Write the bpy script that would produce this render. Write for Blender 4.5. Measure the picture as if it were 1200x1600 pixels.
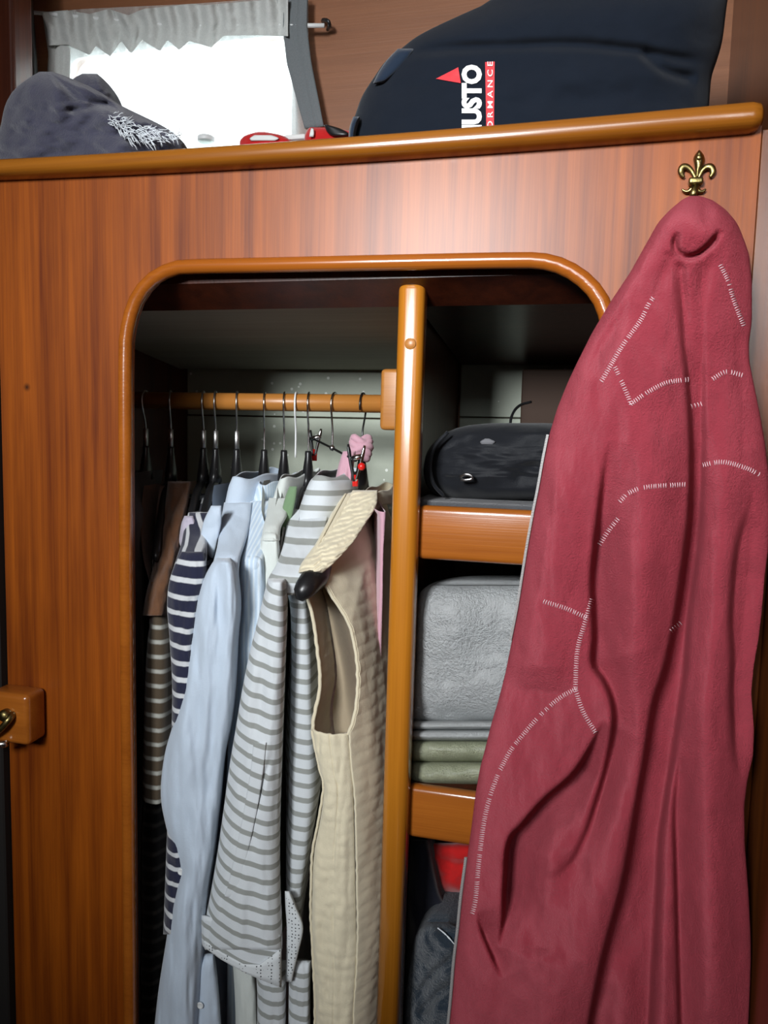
import bpy, bmesh, math, random
import numpy as np
from mathutils import Vector, Matrix
from mathutils.geometry import tessellate_polygon

random.seed(7)
for o in list(bpy.data.objects):
    bpy.data.objects.remove(o, do_unlink=True)
SC = bpy.context.scene
COL = SC.collection

# ------------------------------------------------------------------ camera
F = 1202.0                       # focal length in pixels of the 1200x1600 frame
DIST = 0.85
def _n(v):
    v = np.array(v, float); return v / np.linalg.norm(v)
XC = _n((4800, 240, -1202))      # world X seen in the camera (x right, y down, z forward)
DC = np.array((-300, 12000, 1202.0)); DC = _n(DC - XC * DC.dot(XC))
ZC = -DC
YC = np.cross(ZC, XC)
FW = np.array((XC[2], YC[2], ZC[2]))
CAM = -FW * DIST
cam = bpy.data.cameras.new('camera'); camo = bpy.data.objects.new('camera', cam)
COL.objects.link(camo)
cam.sensor_fit = 'HORIZONTAL'; cam.sensor_width = 36.0; cam.lens = 36.0 * F / 1200.0
cam.clip_start = 0.02
rt = (XC[0], YC[0], ZC[0]); up = (-XC[1], -YC[1], -ZC[1]); bk = tuple(-FW)
camo.matrix_world = Matrix(((rt[0], up[0], bk[0], CAM[0]), (rt[1], up[1], bk[1], CAM[1]),
                            (rt[2], up[2], bk[2], CAM[2]), (0, 0, 0, 1)))
SC.camera = camo

# ------------------------------------------------------------------ world, lamps, exposure
w = bpy.data.worlds.new('overcast'); SC.world = w; w.use_nodes = True
w.node_tree.nodes['Background'].inputs[0].default_value = (0.92, 0.97, 1.0, 1)
w.node_tree.nodes['Background'].inputs[1].default_value = 6.0

def area(name, loc, target, sx, sy, power, color):
    l = bpy.data.lights.new(name, 'AREA'); l.shape = 'RECTANGLE'; l.size = sx; l.size_y = sy
    l.energy = power; l.color = color
    o = bpy.data.objects.new(name, l); COL.objects.link(o); o.location = loc
    o.rotation_euler = (Vector(target) - Vector(loc)).to_track_quat('-Z', 'Y').to_euler()
    return o
HATCH = area('deck_hatch_light', (0.42, -2.1, 0.90), (0.1, 0.0, 0.1), 0.9, 0.35, 11.5, (0.94, 0.98, 1.0))
COMPANIONWAY = area('companionway_light', (-0.30, -1.95, 0.66), (0.12, 0.0, 0.28), 0.36, 0.42, 8.5, (0.95, 0.98, 1.0))
COMPANIONWAY.data.spread = math.radians(64)
SC.view_settings.view_transform = 'Standard'
SC.view_settings.look = 'None'
SC.view_settings.gamma = 1.0
SC.view_settings.use_curve_mapping = False
SC.view_settings.exposure = 0.12

# ------------------------------------------------------------------ helpers
def P(px, py, d):
    """world point on the plane y = d that the photograph shows at (px, py)"""
    c = np.array((px - 600.0, py - 800.0, F))
    r = np.array((c.dot(XC), c.dot(YC), c.dot(ZC)))
    return CAM + r * ((d - CAM[1]) / r[1])

def PA(px, py, d):
    px, py, d = np.broadcast_arrays(np.asarray(px, float), np.asarray(py, float), np.asarray(d, float))
    cx, cy = px - 600.0, py - 800.0
    rx = cx * XC[0] + cy * XC[1] + F * XC[2]
    ry = cx * YC[0] + cy * YC[1] + F * YC[2]
    rz = cx * ZC[0] + cy * ZC[1] + F * ZC[2]
    t = (d - CAM[1]) / ry
    return np.stack((CAM[0] + rx * t, CAM[1] + ry * t, CAM[2] + rz * t), -1)

def _h(x, y, s):
    v = np.sin(x * 127.1 + y * 311.7 + s * 74.7) * 43758.5453
    return v - np.floor(v)
def vn(x, y, s=0):
    xi, yi = np.floor(x), np.floor(y); fx, fy = x - xi, y - yi
    fx = fx * fx * (3 - 2 * fx); fy = fy * fy * (3 - 2 * fy)
    a = _h(xi, yi, s); b = _h(xi + 1, yi, s); c = _h(xi, yi + 1, s); d = _h(xi + 1, yi + 1, s)
    return (a + (b - a) * fx) * (1 - fy) + (c + (d - c) * fx) * fy - 0.5
def fbm(x, y, s=0, n=3):
    t = 0; a = 1.0
    for i in range(n):
        t = t + a * vn(x, y, s + i * 3.1); x = x * 2.03; y = y * 2.03; a *= 0.5
    return t

ORG = {}
def link(o, parent):
    COL.objects.link(o)
    if parent is not None:
        o.parent = parent
def root(name, loc, label, cat, group=None, kind=None):
    o = bpy.data.objects.new(name, None); COL.objects.link(o); o.location = tuple(loc)
    o.empty_display_size = 0.02
    tag(o, label, cat, group, kind); ORG[o.name] = np.array(loc, float)
    return o
def tag(o, label=None, cat=None, group=None, kind=None):
    if label: o['label'] = label
    if cat: o['category'] = cat
    if group: o['group'] = group
    if kind: o['kind'] = kind
    return o
def mk(name, verts, faces, mat, parent=None, smooth=True, uv=None, label=None, kind=None, normals=False):
    org = ORG[parent.name] if parent is not None else np.zeros(3)
    v = np.asarray(verts, float).reshape(-1, 3)
    if parent is None:                       # a thing of one mesh: origin at its base
        org = np.array((v[:, 0].mean(), v[:, 1].mean(), v[:, 2].min()))
    me = bpy.data.meshes.new(name)
    me.from_pydata((v - org).tolist(), [], [tuple(int(i) for i in f) for f in faces])
    if uv is not None:
        uvl = me.uv_layers.new(name='UVMap'); idx = np.empty(len(me.loops), dtype=np.int32)
        me.loops.foreach_get('vertex_index', idx)
        uvl.data.foreach_set('uv', np.asarray(uv, np.float32).reshape(-1, 2)[idx].ravel())
    if normals:
        bm = bmesh.new(); bm.from_mesh(me); bmesh.ops.recalc_face_normals(bm, faces=bm.faces); bm.to_mesh(me); bm.free()
    me.polygons.foreach_set('use_smooth', [smooth] * len(me.polygons))
    me.materials.append(mat); me.update()
    o = bpy.data.objects.new(name, me); link(o, parent); ORG[o.name] = org
    if parent is None: o.location = tuple(org)
    if label: o['label'] = label
    if kind: o['kind'] = kind
    return o

def catmull(pts, n):
    """n points along a Catmull-Rom spline through pts (rows of any width), spread evenly by length of the first columns"""
    p = np.asarray(pts, float)
    if len(p) == 2:
        t = np.linspace(0, 1, n)[:, None]; return p[0] + (p[1] - p[0]) * t
    q = np.vstack((2 * p[0] - p[1], p, 2 * p[-1] - p[-2])); out = []
    for i in range(len(p) - 1):
        a, b, c, d = q[i:i + 4]
        t = np.linspace(0, 1, 24, endpoint=False)[:, None]
        out.append(0.5 * (2 * b + (c - a) * t + (2 * a - 5 * b + 4 * c - d) * t * t + (3 * b - a - 3 * c + d) * t ** 3))
    s = np.vstack(out + [p[-1:]])
    L = np.concatenate(([0], np.cumsum(np.linalg.norm(np.diff(s, axis=0), axis=1))))
    T = np.linspace(0, L[-1], n)
    return np.stack([np.interp(T, L, s[:, k]) for k in range(s.shape[1])], -1)

def rows_at(rows, n):
    r = np.asarray(rows, float)
    d = catmull(r, 400)
    o = np.argsort(d[:, 0], kind='stable'); d = d[o]
    py = np.linspace(r[0, 0], r[-1, 0], n)
    return np.stack([py] + [np.interp(py, d[:, 0], d[:, k]) for k in range(1, r.shape[1])], -1)

def keep_in(x, xmax, k=.004):
    """cloth that would pass through the wall at xmax lies against it instead"""
    return np.where(x > xmax - k, xmax - k * np.exp(-np.maximum(0, x - xmax + k) / k), x)

def pillow(name, rows, d, tf, tb, mat, parent=None, nu=40, nv=60, disp=None, p=2.4, cap=(True, True), capr=0.12,
           xmax=None, **kw):
    """a stuffed or draped cloth body: its left and right outline by rows (py, xl, xr [, depth]), front and back bulging from depth d"""
    R = rows_at(rows, nv)
    # finer rows where an end is rounded off
    m = min(max(6, nv // 7), nv // 2 - 2); v = np.linspace(0, 1, nv)
    if cap[0] or cap[1]:
        ph = capr * (1 - np.cos(np.linspace(0, np.pi / 2, m)))
        lo = ph if cap[0] else np.array([0.]); hi = 1 - ph[::-1] if cap[1] else np.array([1.])
        v = np.concatenate((lo, np.linspace(lo[-1], hi[0], nv - len(lo) - len(hi) + 2)[1:-1], hi))
        R = np.stack([np.interp(v, np.linspace(0, 1, nv), R[:, k]) for k in range(R.shape[1])], -1)
    g = np.ones(nv)
    if cap[0]: g = np.minimum(g, np.sqrt(np.maximum(0, 1 - (1 - np.minimum(v / capr, 1)) ** 2)))
    if cap[1]: g = np.minimum(g, np.sqrt(np.maximum(0, 1 - (1 - np.minimum((1 - v) / capr, 1)) ** 2)))
    u = 0.5 - 0.5 * np.cos(np.pi * np.linspace(0, 1, nu)); u = 0.6 * u + 0.4 * np.linspace(0, 1, nu)
    e = np.sqrt(np.maximum(0, 1 - np.abs(2 * u - 1) ** p))
    px = R[:, 1:2] + (R[:, 2:3] - R[:, 1:2]) * u[None, :]
    py = np.repeat(R[:, 0:1], nu, 1)
    base = (R[:, 3:4] if R.shape[1] > 3 else np.full((nv, 1), d))
    eg = e[None, :] * g[:, None]
    fr = base - tf * eg
    if disp is not None: fr = fr + disp(px, py, u[None, :], v[:, None]) * np.minimum(1, eg * 1.6)
    bkd = base + tb * eg
    A = PA(px, py, fr)
    # the back is the mirror of the outline on the base plane, carried straight back
    B = PA(px, py, base + 0 * px); B[..., 1] = bkd
    loopv = np.concatenate((A, B[:, -2:0:-1]), 1); m = loopv.shape[1]
    idx = np.arange(nv * m).reshape(nv, m)
    a = idx[:-1]; b = idx[1:]
    f = np.stack((a, b, np.roll(b, -1, 1), np.roll(a, -1, 1)), -1).reshape(-1, 4)
    faces = f.tolist()
    for k, row in ((0, idx[0]), (1, idx[-1])):
        faces.append(list(row) if k == 0 else list(row[::-1]))
    V = loopv.reshape(-1, 3)
    if xmax is not None: V[:, 0] = keep_in(V[:, 0], xmax)
    return mk(name, V, faces, mat, parent, uv=np.stack((V[:, 0], V[:, 2]), -1), **kw)

def tube(pts, rad, n=10, closed=False, squash=None):
    """swept round tube through pts; rad a number or one per point; returns verts, faces"""
    p = np.asarray(pts, float); k = len(p); rad = np.broadcast_to(np.asarray(rad, float), (k,))
    T = np.gradient(p, axis=0)
    if closed: T = np.roll(p, -1, 0) - np.roll(p, 1, 0)
    T /= np.maximum(np.linalg.norm(T, axis=1)[:, None], 1e-9)
    ref = np.array((0, 1.0, 0)) if abs(T[0][1]) < 0.9 else np.array((1.0, 0, 0))
    N = ref - T[0] * ref.dot(T[0]); N /= np.linalg.norm(N)
    V = []
    for i in range(k):
        N = N - T[i] * N.dot(T[i]); N /= max(np.linalg.norm(N), 1e-9); B = np.cross(T[i], N)
        for j in range(n):
            a = 2 * math.pi * j / n
            s = squash if squash else 1.0
            V.append(p[i] + rad[i] * (math.cos(a) * N * s + math.sin(a) * B))
    Fc = []
    for i in range(k if closed else k - 1):
        for j in range(n):
            i2 = (i + 1) % k
            Fc.append((i * n + j, i * n + (j + 1) % n, i2 * n + (j + 1) % n, i2 * n + j))
    if not closed:
        Fc.append(tuple(range(n))[::-1]); Fc.append(tuple(range((k - 1) * n, k * n)))
    return V, Fc

class MB:
    def __init__(s): s.v = []; s.f = []
    def add(s, vf):
        b = len(s.v); s.v.extend([np.asarray(x, float) for x in vf[0]]); s.f.extend([tuple(i + b for i in f) for f in vf[1]]); return s
    def build(s, name, mat, parent=None, **kw): return mk(name, s.v, s.f, mat, parent, **kw)

def bevel_box(c, size, bev=0.003, seg=3, rot=None):
    bm = bmesh.new(); bmesh.ops.create_cube(bm, size=1.0)
    for v in bm.verts: v.co = Vector((v.co.x * size[0], v.co.y * size[1], v.co.z * size[2]))
    if bev: bmesh.ops.bevel(bm, geom=bm.edges[:], offset=bev, segments=seg, affect='EDGES', profile=0.5)
    if rot is not None: bmesh.ops.rotate(bm, verts=bm.verts[:], cent=(0, 0, 0), matrix=rot)
    bm.verts.index_update()
    V = [np.array(v.co) + np.asarray(c, float) for v in bm.verts]; Fc = [tuple(v.index for v in f.verts) for f in bm.faces]
    bm.free(); return V, Fc
def box2(a, b, bev=0.003, seg=3):
    a = np.asarray(a, float); b = np.asarray(b, float)
    return bevel_box((a + b) / 2, np.abs(b - a), bev, seg)
def lathe(c, prof, axis='z', n=20):
    """prof: (radius, height along the axis)"""
    V = []; Fc = []; k = len(prof)
    for r, h in prof:
        for j in range(n):
            a = 2 * math.pi * j / n; x, y = r * math.cos(a), r * math.sin(a)
            q = {'z': (x, y, h), 'y': (x, h, y), 'x': (h, x, y)}[axis]
            V.append(np.asarray(c, float) + q)
    for i in range(k - 1):
        for j in range(n): Fc.append((i * n + j, i * n + (j + 1) % n, (i + 1) * n + (j + 1) % n, (i + 1) * n + j))
    Fc.append(tuple(range(n))[::-1]); Fc.append(tuple(range((k - 1) * n, k * n)))
    return V, Fc
def ball(c, r, n=12, sc=(1, 1, 1)):
    V, Fc = lathe((0, 0, 0), [(r * math.sin(math.pi * (i + .02) / (n + .04)), -r * math.cos(math.pi * (i + .02) / (n + .04))) for i in range(n + 1)], 'z', n + 4)
    return [np.asarray(c) + v * np.asarray(sc) for v in V], Fc

# ------------------------------------------------------------------ materials
class NT:
    def __init__(s, name):
        s.m = bpy.data.materials.new(name); s.m.use_nodes = True; s.t = s.m.node_tree
        s.b = s.t.nodes['Principled BSDF']; s.out = s.t.nodes['Material Output']
    def n(s, typ, **kw):
        x = s.t.nodes.new(typ)
        for k, v in kw.items():
            if k in x.inputs: x.inputs[k].default_value = v
            else: setattr(x, k, v)
        return x
    def l(s, a, b): s.t.links.new(a, b)
    def math(s, op, a, b=None, c=None):
        x = s.t.nodes.new('ShaderNodeMath'); x.operation = op
        for i, v in enumerate((a, b, c)):
            if v is None: continue
            if hasattr(v, 'links'): s.l(v, x.inputs[i])
            else: x.inputs[i].default_value = v
        return x.outputs[0]
    def mix(s, f, a, b):
        x = s.t.nodes.new('ShaderNodeMix'); x.data_type = 'RGBA'
        for i, v in ((0, f), (6, a), (7, b)):
            if hasattr(v, 'links'): s.l(v, x.inputs[i])
            else: x.inputs[i].default_value = v if i == 0 else (*v, 1)
        return x.outputs[2]
    def bump(s, h, strength, dist):
        x = s.n('ShaderNodeBump'); x.inputs['Strength'].default_value = strength; x.inputs['Distance'].default_value = dist
        s.l(h, x.inputs['Height']); s.l(x.outputs[0], s.b.inputs['Normal'])

def wood(name, dark, light, axis='z', coarse=45, gloss=0.28, coat=0.6, coatr=0.2, knot=None, streak=1.0, spec=0.35):
    t = NT(name)
    tc = t.n('ShaderNodeTexCoord'); mp = t.n('ShaderNodeMapping'); t.l(tc.outputs['Object'], mp.inputs[0])
    sc = {'z': (1, 1, 0.035), 'x': (0.035, 1, 1), 'y': (1, .035, 1)}[axis]
    mp.inputs['Scale'].default_value = sc
    n1 = t.n('ShaderNodeTexNoise', Scale=coarse, Detail=4.0, Roughness=0.62, Distortion=0.25); t.l(mp.outputs[0], n1.inputs['Vector'])
    mp2 = t.n('ShaderNodeMapping'); t.l(tc.outputs['Object'], mp2.inputs[0])
    mp2.inputs['Scale'].default_value = {'z': (1, 1, .012), 'x': (.012, 1, 1), 'y': (1, .012, 1)}[axis]
    n2 = t.n('ShaderNodeTexNoise', Scale=420.0, Detail=3.0, Roughness=0.6); t.l(mp2.outputs[0], n2.inputs['Vector'])
    mp3 = t.n('ShaderNodeMapping'); t.l(tc.outputs['Object'], mp3.inputs[0])
    mp3.inputs['Scale'].default_value = {'z': (1, 1, .35), 'x': (.35, 1, 1), 'y': (1, .35, 1)}[axis]
    n3 = t.n('ShaderNodeTexNoise', Scale=9.0, Detail=4.0, Roughness=.6); t.l(mp3.outputs[0], n3.inputs['Vector'])
    a = t.math('MULTIPLY_ADD', n1.outputs[0], 1.5 * streak, -0.75 * streak + 0.5)
    a = t.math('ADD', a, t.math('MULTIPLY_ADD', n2.outputs[0], .55, -.275))
    a = t.math('ADD', a, t.math('MULTIPLY_ADD', n3.outputs[0], .7, -.35))
    a = t.math('MINIMUM', t.math('MAXIMUM', a, 0.0), 1.0)
    c = t.mix(a, dark, light)
    if knot:
        vm = t.n('ShaderNodeVectorMath'); vm.operation = 'DISTANCE'; t.l(tc.outputs['Object'], vm.inputs[0]); vm.inputs[1].default_value = knot
        k = t.math('SMOOTH_MIN', 1.0, t.math('DIVIDE', vm.outputs['Value'], .006), .2)
        c = t.mix(k, tuple(x * .15 for x in dark), c)
    t.l(c, t.b.inputs['Base Color'])
    t.b.inputs['Roughness'].default_value = gloss; t.b.inputs['Specular IOR Level'].default_value = spec
    t.b.inputs['Coat Weight'].default_value = coat; t.b.inputs['Coat Roughness'].default_value = coatr
    t.bump(t.math('ADD', n2.outputs[0], t.math('MULTIPLY', n3.outputs[0], 2.0)), .12, .0015)
    return t.m

def cloth(name, col, col2=None, stripe=None, along='v', weave=900., bump=.25, var=.12, sheen=.3, rough=.9, sag=0.0, dots=None,
          fuzz=None, wrinkle=60., dist=.003, sheen_tint=None):
    """stripe = (period m, share, softness)"""
    t = NT(name)
    uv = t.n('ShaderNodeUVMap'); sp = t.n('ShaderNodeSeparateXYZ'); t.l(uv.outputs[0], sp.inputs[0])
    tc = t.n('ShaderNodeTexCoord')
    nz = t.n('ShaderNodeTexNoise', Scale=35.0, Detail=5.0, Roughness=.65); t.l(tc.outputs['Object'], nz.inputs['Vector'])
    c = col
    if stripe:
        co = sp.outputs[1 if along == 'v' else 0]
        if sag: co = t.math('ADD', co, t.math('MULTIPLY', sp.outputs[0], sag))
        wob = t.n('ShaderNodeTexNoise', Scale=12.0, Detail=1.0); t.l(tc.outputs['Object'], wob.inputs['Vector'])
        co = t.math('ADD', co, t.math('MULTIPLY', wob.outputs[0], stripe[0] * .25))
        fr = t.math('FRACT', t.math('DIVIDE', co, stripe[0]))
        tri = t.math('ABSOLUTE', t.math('SUBTRACT', fr, .5))
        mr = t.n('ShaderNodeMapRange'); t.l(tri, mr.inputs[0])
        mr.inputs[1].default_value = stripe[1] / 2 - stripe[2]; mr.inputs[2].default_value = stripe[1] / 2 + stripe[2]
        mr.inputs[3].default_value = 1; mr.inputs[4].default_value = 0
        c = t.mix(mr.outputs[0], col, col2)
    if dots:
        vo = t.n('ShaderNodeTexVoronoi', Scale=dots[0], Randomness=.35); vo.feature = 'F1'; t.l(tc.outputs['Object'], vo.inputs['Vector'])
        c = t.mix(t.math('LESS_THAN', vo.outputs['Distance'], dots[1]), c, dots[2])
    hi = t.math('MULTIPLY_ADD', nz.outputs[0], 2 * var, 1 - var)
    hs = t.n('ShaderNodeHueSaturation'); t.l(hi, hs.inputs['Value'])
    if hasattr(c, 'links'): t.l(c, hs.inputs['Color'])
    else: hs.inputs['Color'].default_value = (*c, 1)
    t.l(hs.outputs[0], t.b.inputs['Base Color'])
    t.b.inputs['Roughness'].default_value = rough; t.b.inputs['Specular IOR Level'].default_value = .15
    t.b.inputs['Sheen Weight'].default_value = sheen; t.b.inputs['Sheen Roughness'].default_value = .5
    wv = t.n('ShaderNodeTexNoise', Scale=weave, Detail=2.0, Roughness=.7); t.l(tc.outputs['Object'], wv.inputs['Vector'])
    h = t.math('ADD', t.math('MULTIPLY', wv.outputs[0], .5), t.math('MULTIPLY', nz.outputs[0], wrinkle / 60. * 1.2))
    if fuzz:
        fz = t.n('ShaderNodeTexNoise', Scale=fuzz, Detail=4.0, Roughness=.75); t.l(tc.outputs['Object'], fz.inputs['Vector'])
        h = t.math('ADD', h, t.math('MULTIPLY', fz.outputs[0], 2.0))
    if sheen_tint: t.b.inputs['Sheen Tint'].default_value = (*sheen_tint, 1)
    t.bump(h, bump, dist)
    return t.m

def plain(name, col, rough=.5, metal=0., spec=.5, bump=None, var=0.0, emit=None):
    t = NT(name); t.b.inputs['Roughness'].default_value = rough; t.b.inputs['Metallic'].default_value = metal
    t.b.inputs['Specular IOR Level'].default_value = spec
    tc = t.n('ShaderNodeTexCoord'); nz = t.n('ShaderNodeTexNoise', Scale=bump[0] if bump else 60., Detail=4.0); t.l(tc.outputs['Object'], nz.inputs['Vector'])
    c = t.mix(nz.outputs[0], tuple(x * (1 - var) for x in col), tuple(min(1, x * (1 + var)) for x in col))
    t.l(c, t.b.inputs['Base Color'])
    if bump: t.bump(nz.outputs[0], bump[1], bump[2])
    return t.m

KNOT = None
M = {}
M['panel'] = wood('mahogany_panel', (.095, .014, .001), (.35, .083, .0045), 'z', 48, .5, .5, .36, spec=.12, knot=tuple(P(42, 605, 0) - np.array((0, 0, -1.25))), streak=1.3)
M['bead'] = wood('varnished_bead', (.20, .045, .004), (.42, .125, .014), 'x', 20, .25, .7, .14, streak=.6)
M['bead_v'] = wood('varnished_upright', (.30, .095, .006), (.56, .21, .018), 'z', 26, .27, .7, .16, streak=.6)
M['rail'] = wood('varnished_rail', (.17, .05, .004), (.36, .13, .014), 'x', 30, .25, .7, .15, streak=.7)
M['lip'] = wood('varnished_lip', (.21, .052, .006), (.42, .13, .016), 'x', 40, .28, .7, .16, streak=.8)
M['dowel'] = wood('pale_dowel', (.33, .12, .02), (.5, .21, .045), 'x', 40, .4, .3, .3, streak=.6)
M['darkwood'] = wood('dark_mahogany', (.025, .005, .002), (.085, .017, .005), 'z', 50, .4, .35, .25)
M['redwood'] = wood('red_mahogany', (.06, .014, .003), (.17, .045, .007), 'z', 50, .35, .4, .25)
M['hullwood'] = wood('faded_mahogany', (.16, .060, .026), (.28, .115, .052), 'x', 50, .45, .35, .3, streak=.7)
M['board'] = wood('pale_ply', (.21, .195, .16), (.36, .335, .28), 'x', 40, .7, .0, .3, streak=.6)
M['black'] = plain('black_plastic', (.012, .012, .013), .35, 0, .5)
M['steel'] = plain('bright_steel', (.62, .62, .62), .22, 1.0)
M['dullsteel'] = plain('dull_steel', (.42, .42, .42), .35, 1.0)
M['wire_dark'] = plain('dark_wire', (.05, .05, .05), .3, .8)
M['white_plastic'] = plain('white_plastic', (.72, .74, .74), .4)
M['red_plastic'] = plain('red_plastic', (.65, .015, .012), .3)
M['brass'] = plain('aged_brass', (.24, .19, .075), .36, 1.0, bump=(180., .25, .002), var=.5)
M['brass_dark'] = plain('brass_in_hollows', (.10, .065, .02), .45, 1.0)
M['mattbrown'] = plain('matt_brown_board', (.035, .016, .008), .8)
M['lining'] = plain('interior_paint_dark', (.008, .006, .005), .9)
M['printwhite'] = plain('print_white', (.74, .75, .74), .7)
M['printred'] = plain('print_red', (.62, .03, .04), .7)

def backpaint():
    t = NT('pale_green_paint'); tc = t.n('ShaderNodeTexCoord')
    nz = t.n('ShaderNodeTexNoise', Scale=9., Detail=6., Roughness=.7); t.l(tc.outputs['Object'], nz.inputs['Vector'])
    c = t.mix(nz.outputs[0], (.30, .34, .27), (.47, .50, .41))
    vo = t.n('ShaderNodeTexVoronoi', Scale=55.); t.l(tc.outputs['Object'], vo.inputs['Vector'])
    nb = t.n('ShaderNodeTexNoise', Scale=7.); t.l(tc.outputs['Object'], nb.inputs['Vector'])
    sp = t.math('MULTIPLY', t.math('LESS_THAN', vo.outputs['Distance'], .14), t.math('GREATER_THAN', nb.outputs[0], .5))
    c = t.mix(sp, c, (.75, .78, .72)); t.l(c, t.b.inputs['Base Color']); t.b.inputs['Roughness'].default_value = .55
    t.bump(nz.outputs[0], .2, .004); return t.m
M['backpaint'] = backpaint()

def sheer(name, col, transp, transl):
    t = NT(name); nt = t.t; nt.nodes.remove(t.b)
    tc = t.n('ShaderNodeTexCoord')
    nz = t.n('ShaderNodeTexNoise', Scale=420., Detail=2.); t.l(tc.outputs['Object'], nz.inputs['Vector'])
    c = t.mix(nz.outputs[0], tuple(x * .75 for x in col), col)
    d = t.n('ShaderNodeBsdfDiffuse'); tr = t.n('ShaderNodeBsdfTranslucent'); tp = t.n('ShaderNodeBsdfTransparent')
    t.l(c, d.inputs[0]); t.l(c, tr.inputs[0])
    m1 = t.n('ShaderNodeMixShader'); m1.inputs[0].default_value = transl; t.l(d.outputs[0], m1.inputs[1]); t.l(tr.outputs[0], m1.inputs[2])
    m2 = t.n('ShaderNodeMixShader'); m2.inputs[0].default_value = transp; t.l(m1.outputs[0], m2.inputs[1]); t.l(tp.outputs[0], m2.inputs[2])
    t.l(m2.outputs[0], t.out.inputs[0]); return t.m
M['sheer'] = sheer('sheer_curtain', (.8, .82, .82), .42, .5)
M['heading'] = sheer('curtain_heading', (.72, .74, .72), .03, .16)
M['hem'] = sheer('curtain_hem', (.20, .22, .23), .02, .10)
def glass():
    t = NT('window_glass'); t.t.nodes.remove(t.b)
    g = t.n('ShaderNodeBsdfGlossy', Roughness=.02); tp = t.n('ShaderNodeBsdfTransparent'); tp.inputs[0].default_value = (.95, .98, .97, 1)
    m = t.n('ShaderNodeMixShader'); m.inputs[0].default_value = .06; t.l(tp.outputs[0], m.inputs[1]); t.l(g.outputs[0], m.inputs[2]); t.l(m.outputs[0], t.out.inputs[0])
    return t.m
M['glass'] = glass()

M['fleece'] = cloth('crimson_fleece', (.37, .040, .062), sheen=.3, sheen_tint=(.9, .3, .35), dist=.006, bump=.7, fuzz=460., var=.22, weave=1500., wrinkle=20)
M['thread'] = plain('pale_thread', (.62, .43, .46), .8)
M['zip'] = plain('zip_tape', (.36, .35, .345), .5, .3)
M['bluewhite'] = cloth('pale_blue_cotton', (.53, .62, .73), var=.05, bump=.3)
M['pinstripe'] = cloth('blue_pinstripe', (.50, .61, .73), (.66, .74, .80), (.006, .4, .1), along='u', var=.05)
M['offwhite'] = cloth('off_white_cotton', (.62, .66, .63), var=.05)
M['sage'] = cloth('sage_green', (.17, .27, .15), var=.08)
M['greystripe'] = cloth('grey_striped_cotton', (.62, .66, .69), (.30, .315, .30), (.0187, .36, .02), var=.05, sag=0.0)
M['greystripe_sag'] = cloth('grey_striped_sleeve', (.64, .68, .71), (.30, .315, .30), (.0187, .36, .02), var=.05, sag=.22)
M['dotted'] = cloth('dotted_hem', (.66, .70, .72), dots=(230., .22, (.05, .055, .06)), var=.04)
M['navystripe'] = cloth('navy_striped_jersey', (.018, .02, .045), (.60, .62, .64), (.0205, .30, .03), var=.06)
M['navystripe_bias'] = cloth('navy_striped_shoulder', (.018, .02, .045), (.60, .62, .64), (.0205, .30, .03), var=.06, sag=.9)
M['lilac'] = cloth('lilac_cotton', (.48, .44, .53), var=.05)
M['brownstripe'] = cloth('brown_striped_jersey', (.085, .062, .04), (.42, .42, .38), (.0195, .27, .05), var=.1)
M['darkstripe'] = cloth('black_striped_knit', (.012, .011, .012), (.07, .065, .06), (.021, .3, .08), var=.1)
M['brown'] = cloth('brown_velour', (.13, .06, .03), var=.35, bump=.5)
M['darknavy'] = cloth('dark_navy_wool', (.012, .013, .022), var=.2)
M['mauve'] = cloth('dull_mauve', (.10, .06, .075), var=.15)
M['cream'] = cloth('cream_quilted_cotton', (.70, .63, .46), var=.06, bump=.35)
M['creamlining'] = cloth('beige_lining', (.42, .34, .235), var=.06)
M['pink'] = cloth('pink_cotton', (.58, .33, .40), var=.07, bump=.4)
M['denimgrey'] = cloth('faded_charcoal_denim', (.055, .055, .085), var=.3, bump=.5, fuzz=300.)
M['fray'] = plain('frayed_thread', (.72, .76, .8), .9)
M['bag'] = cloth('navy_canvas', (.006, .0095, .017), var=.12, bump=.35, weave=1600., sheen=.06)
M['bagblue'] = cloth('blue_piping_cloth', (.012, .022, .042), var=.1)
M['blackbag'] = cloth('black_nylon', (.009, .010, .013), var=.1, bump=.3, rough=.55, sheen=.1)
M['mat'] = cloth('charcoal_fleece_mat', (.075, .077, .085), var=.2, bump=.7, fuzz=500.)
M['blanket'] = cloth('silver_grey_plush', (.70, .73, .74), var=.2, bump=1., dist=.008, fuzz=230.)
M['towel'] = cloth('pale_grey_terry', (.72, .75, .75), var=.1, bump=.8, dist=.006, fuzz=500.)
M['greentowel'] = cloth('pale_green_terry', (.62, .66, .42), var=.14, bump=.9, dist=.007, fuzz=420.)
M['meshgrey'] = plain('grey_mesh', (.12, .12, .13), .7)
M['redcloth'] = cloth('red_cloth', (.50, .012, .012), var=.1)
M['jean'] = cloth('dark_blue_denim', (.014, .026, .042), var=.45, bump=.8, fuzz=200.)
M['floor'] = wood('teak_sole', (.10, .045, .02), (.2, .1, .045), 'x', 30)
M['liner'] = plain('cabin_liner', (.55, .52, .46), .7, bump=(30., .1, .003))

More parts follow.
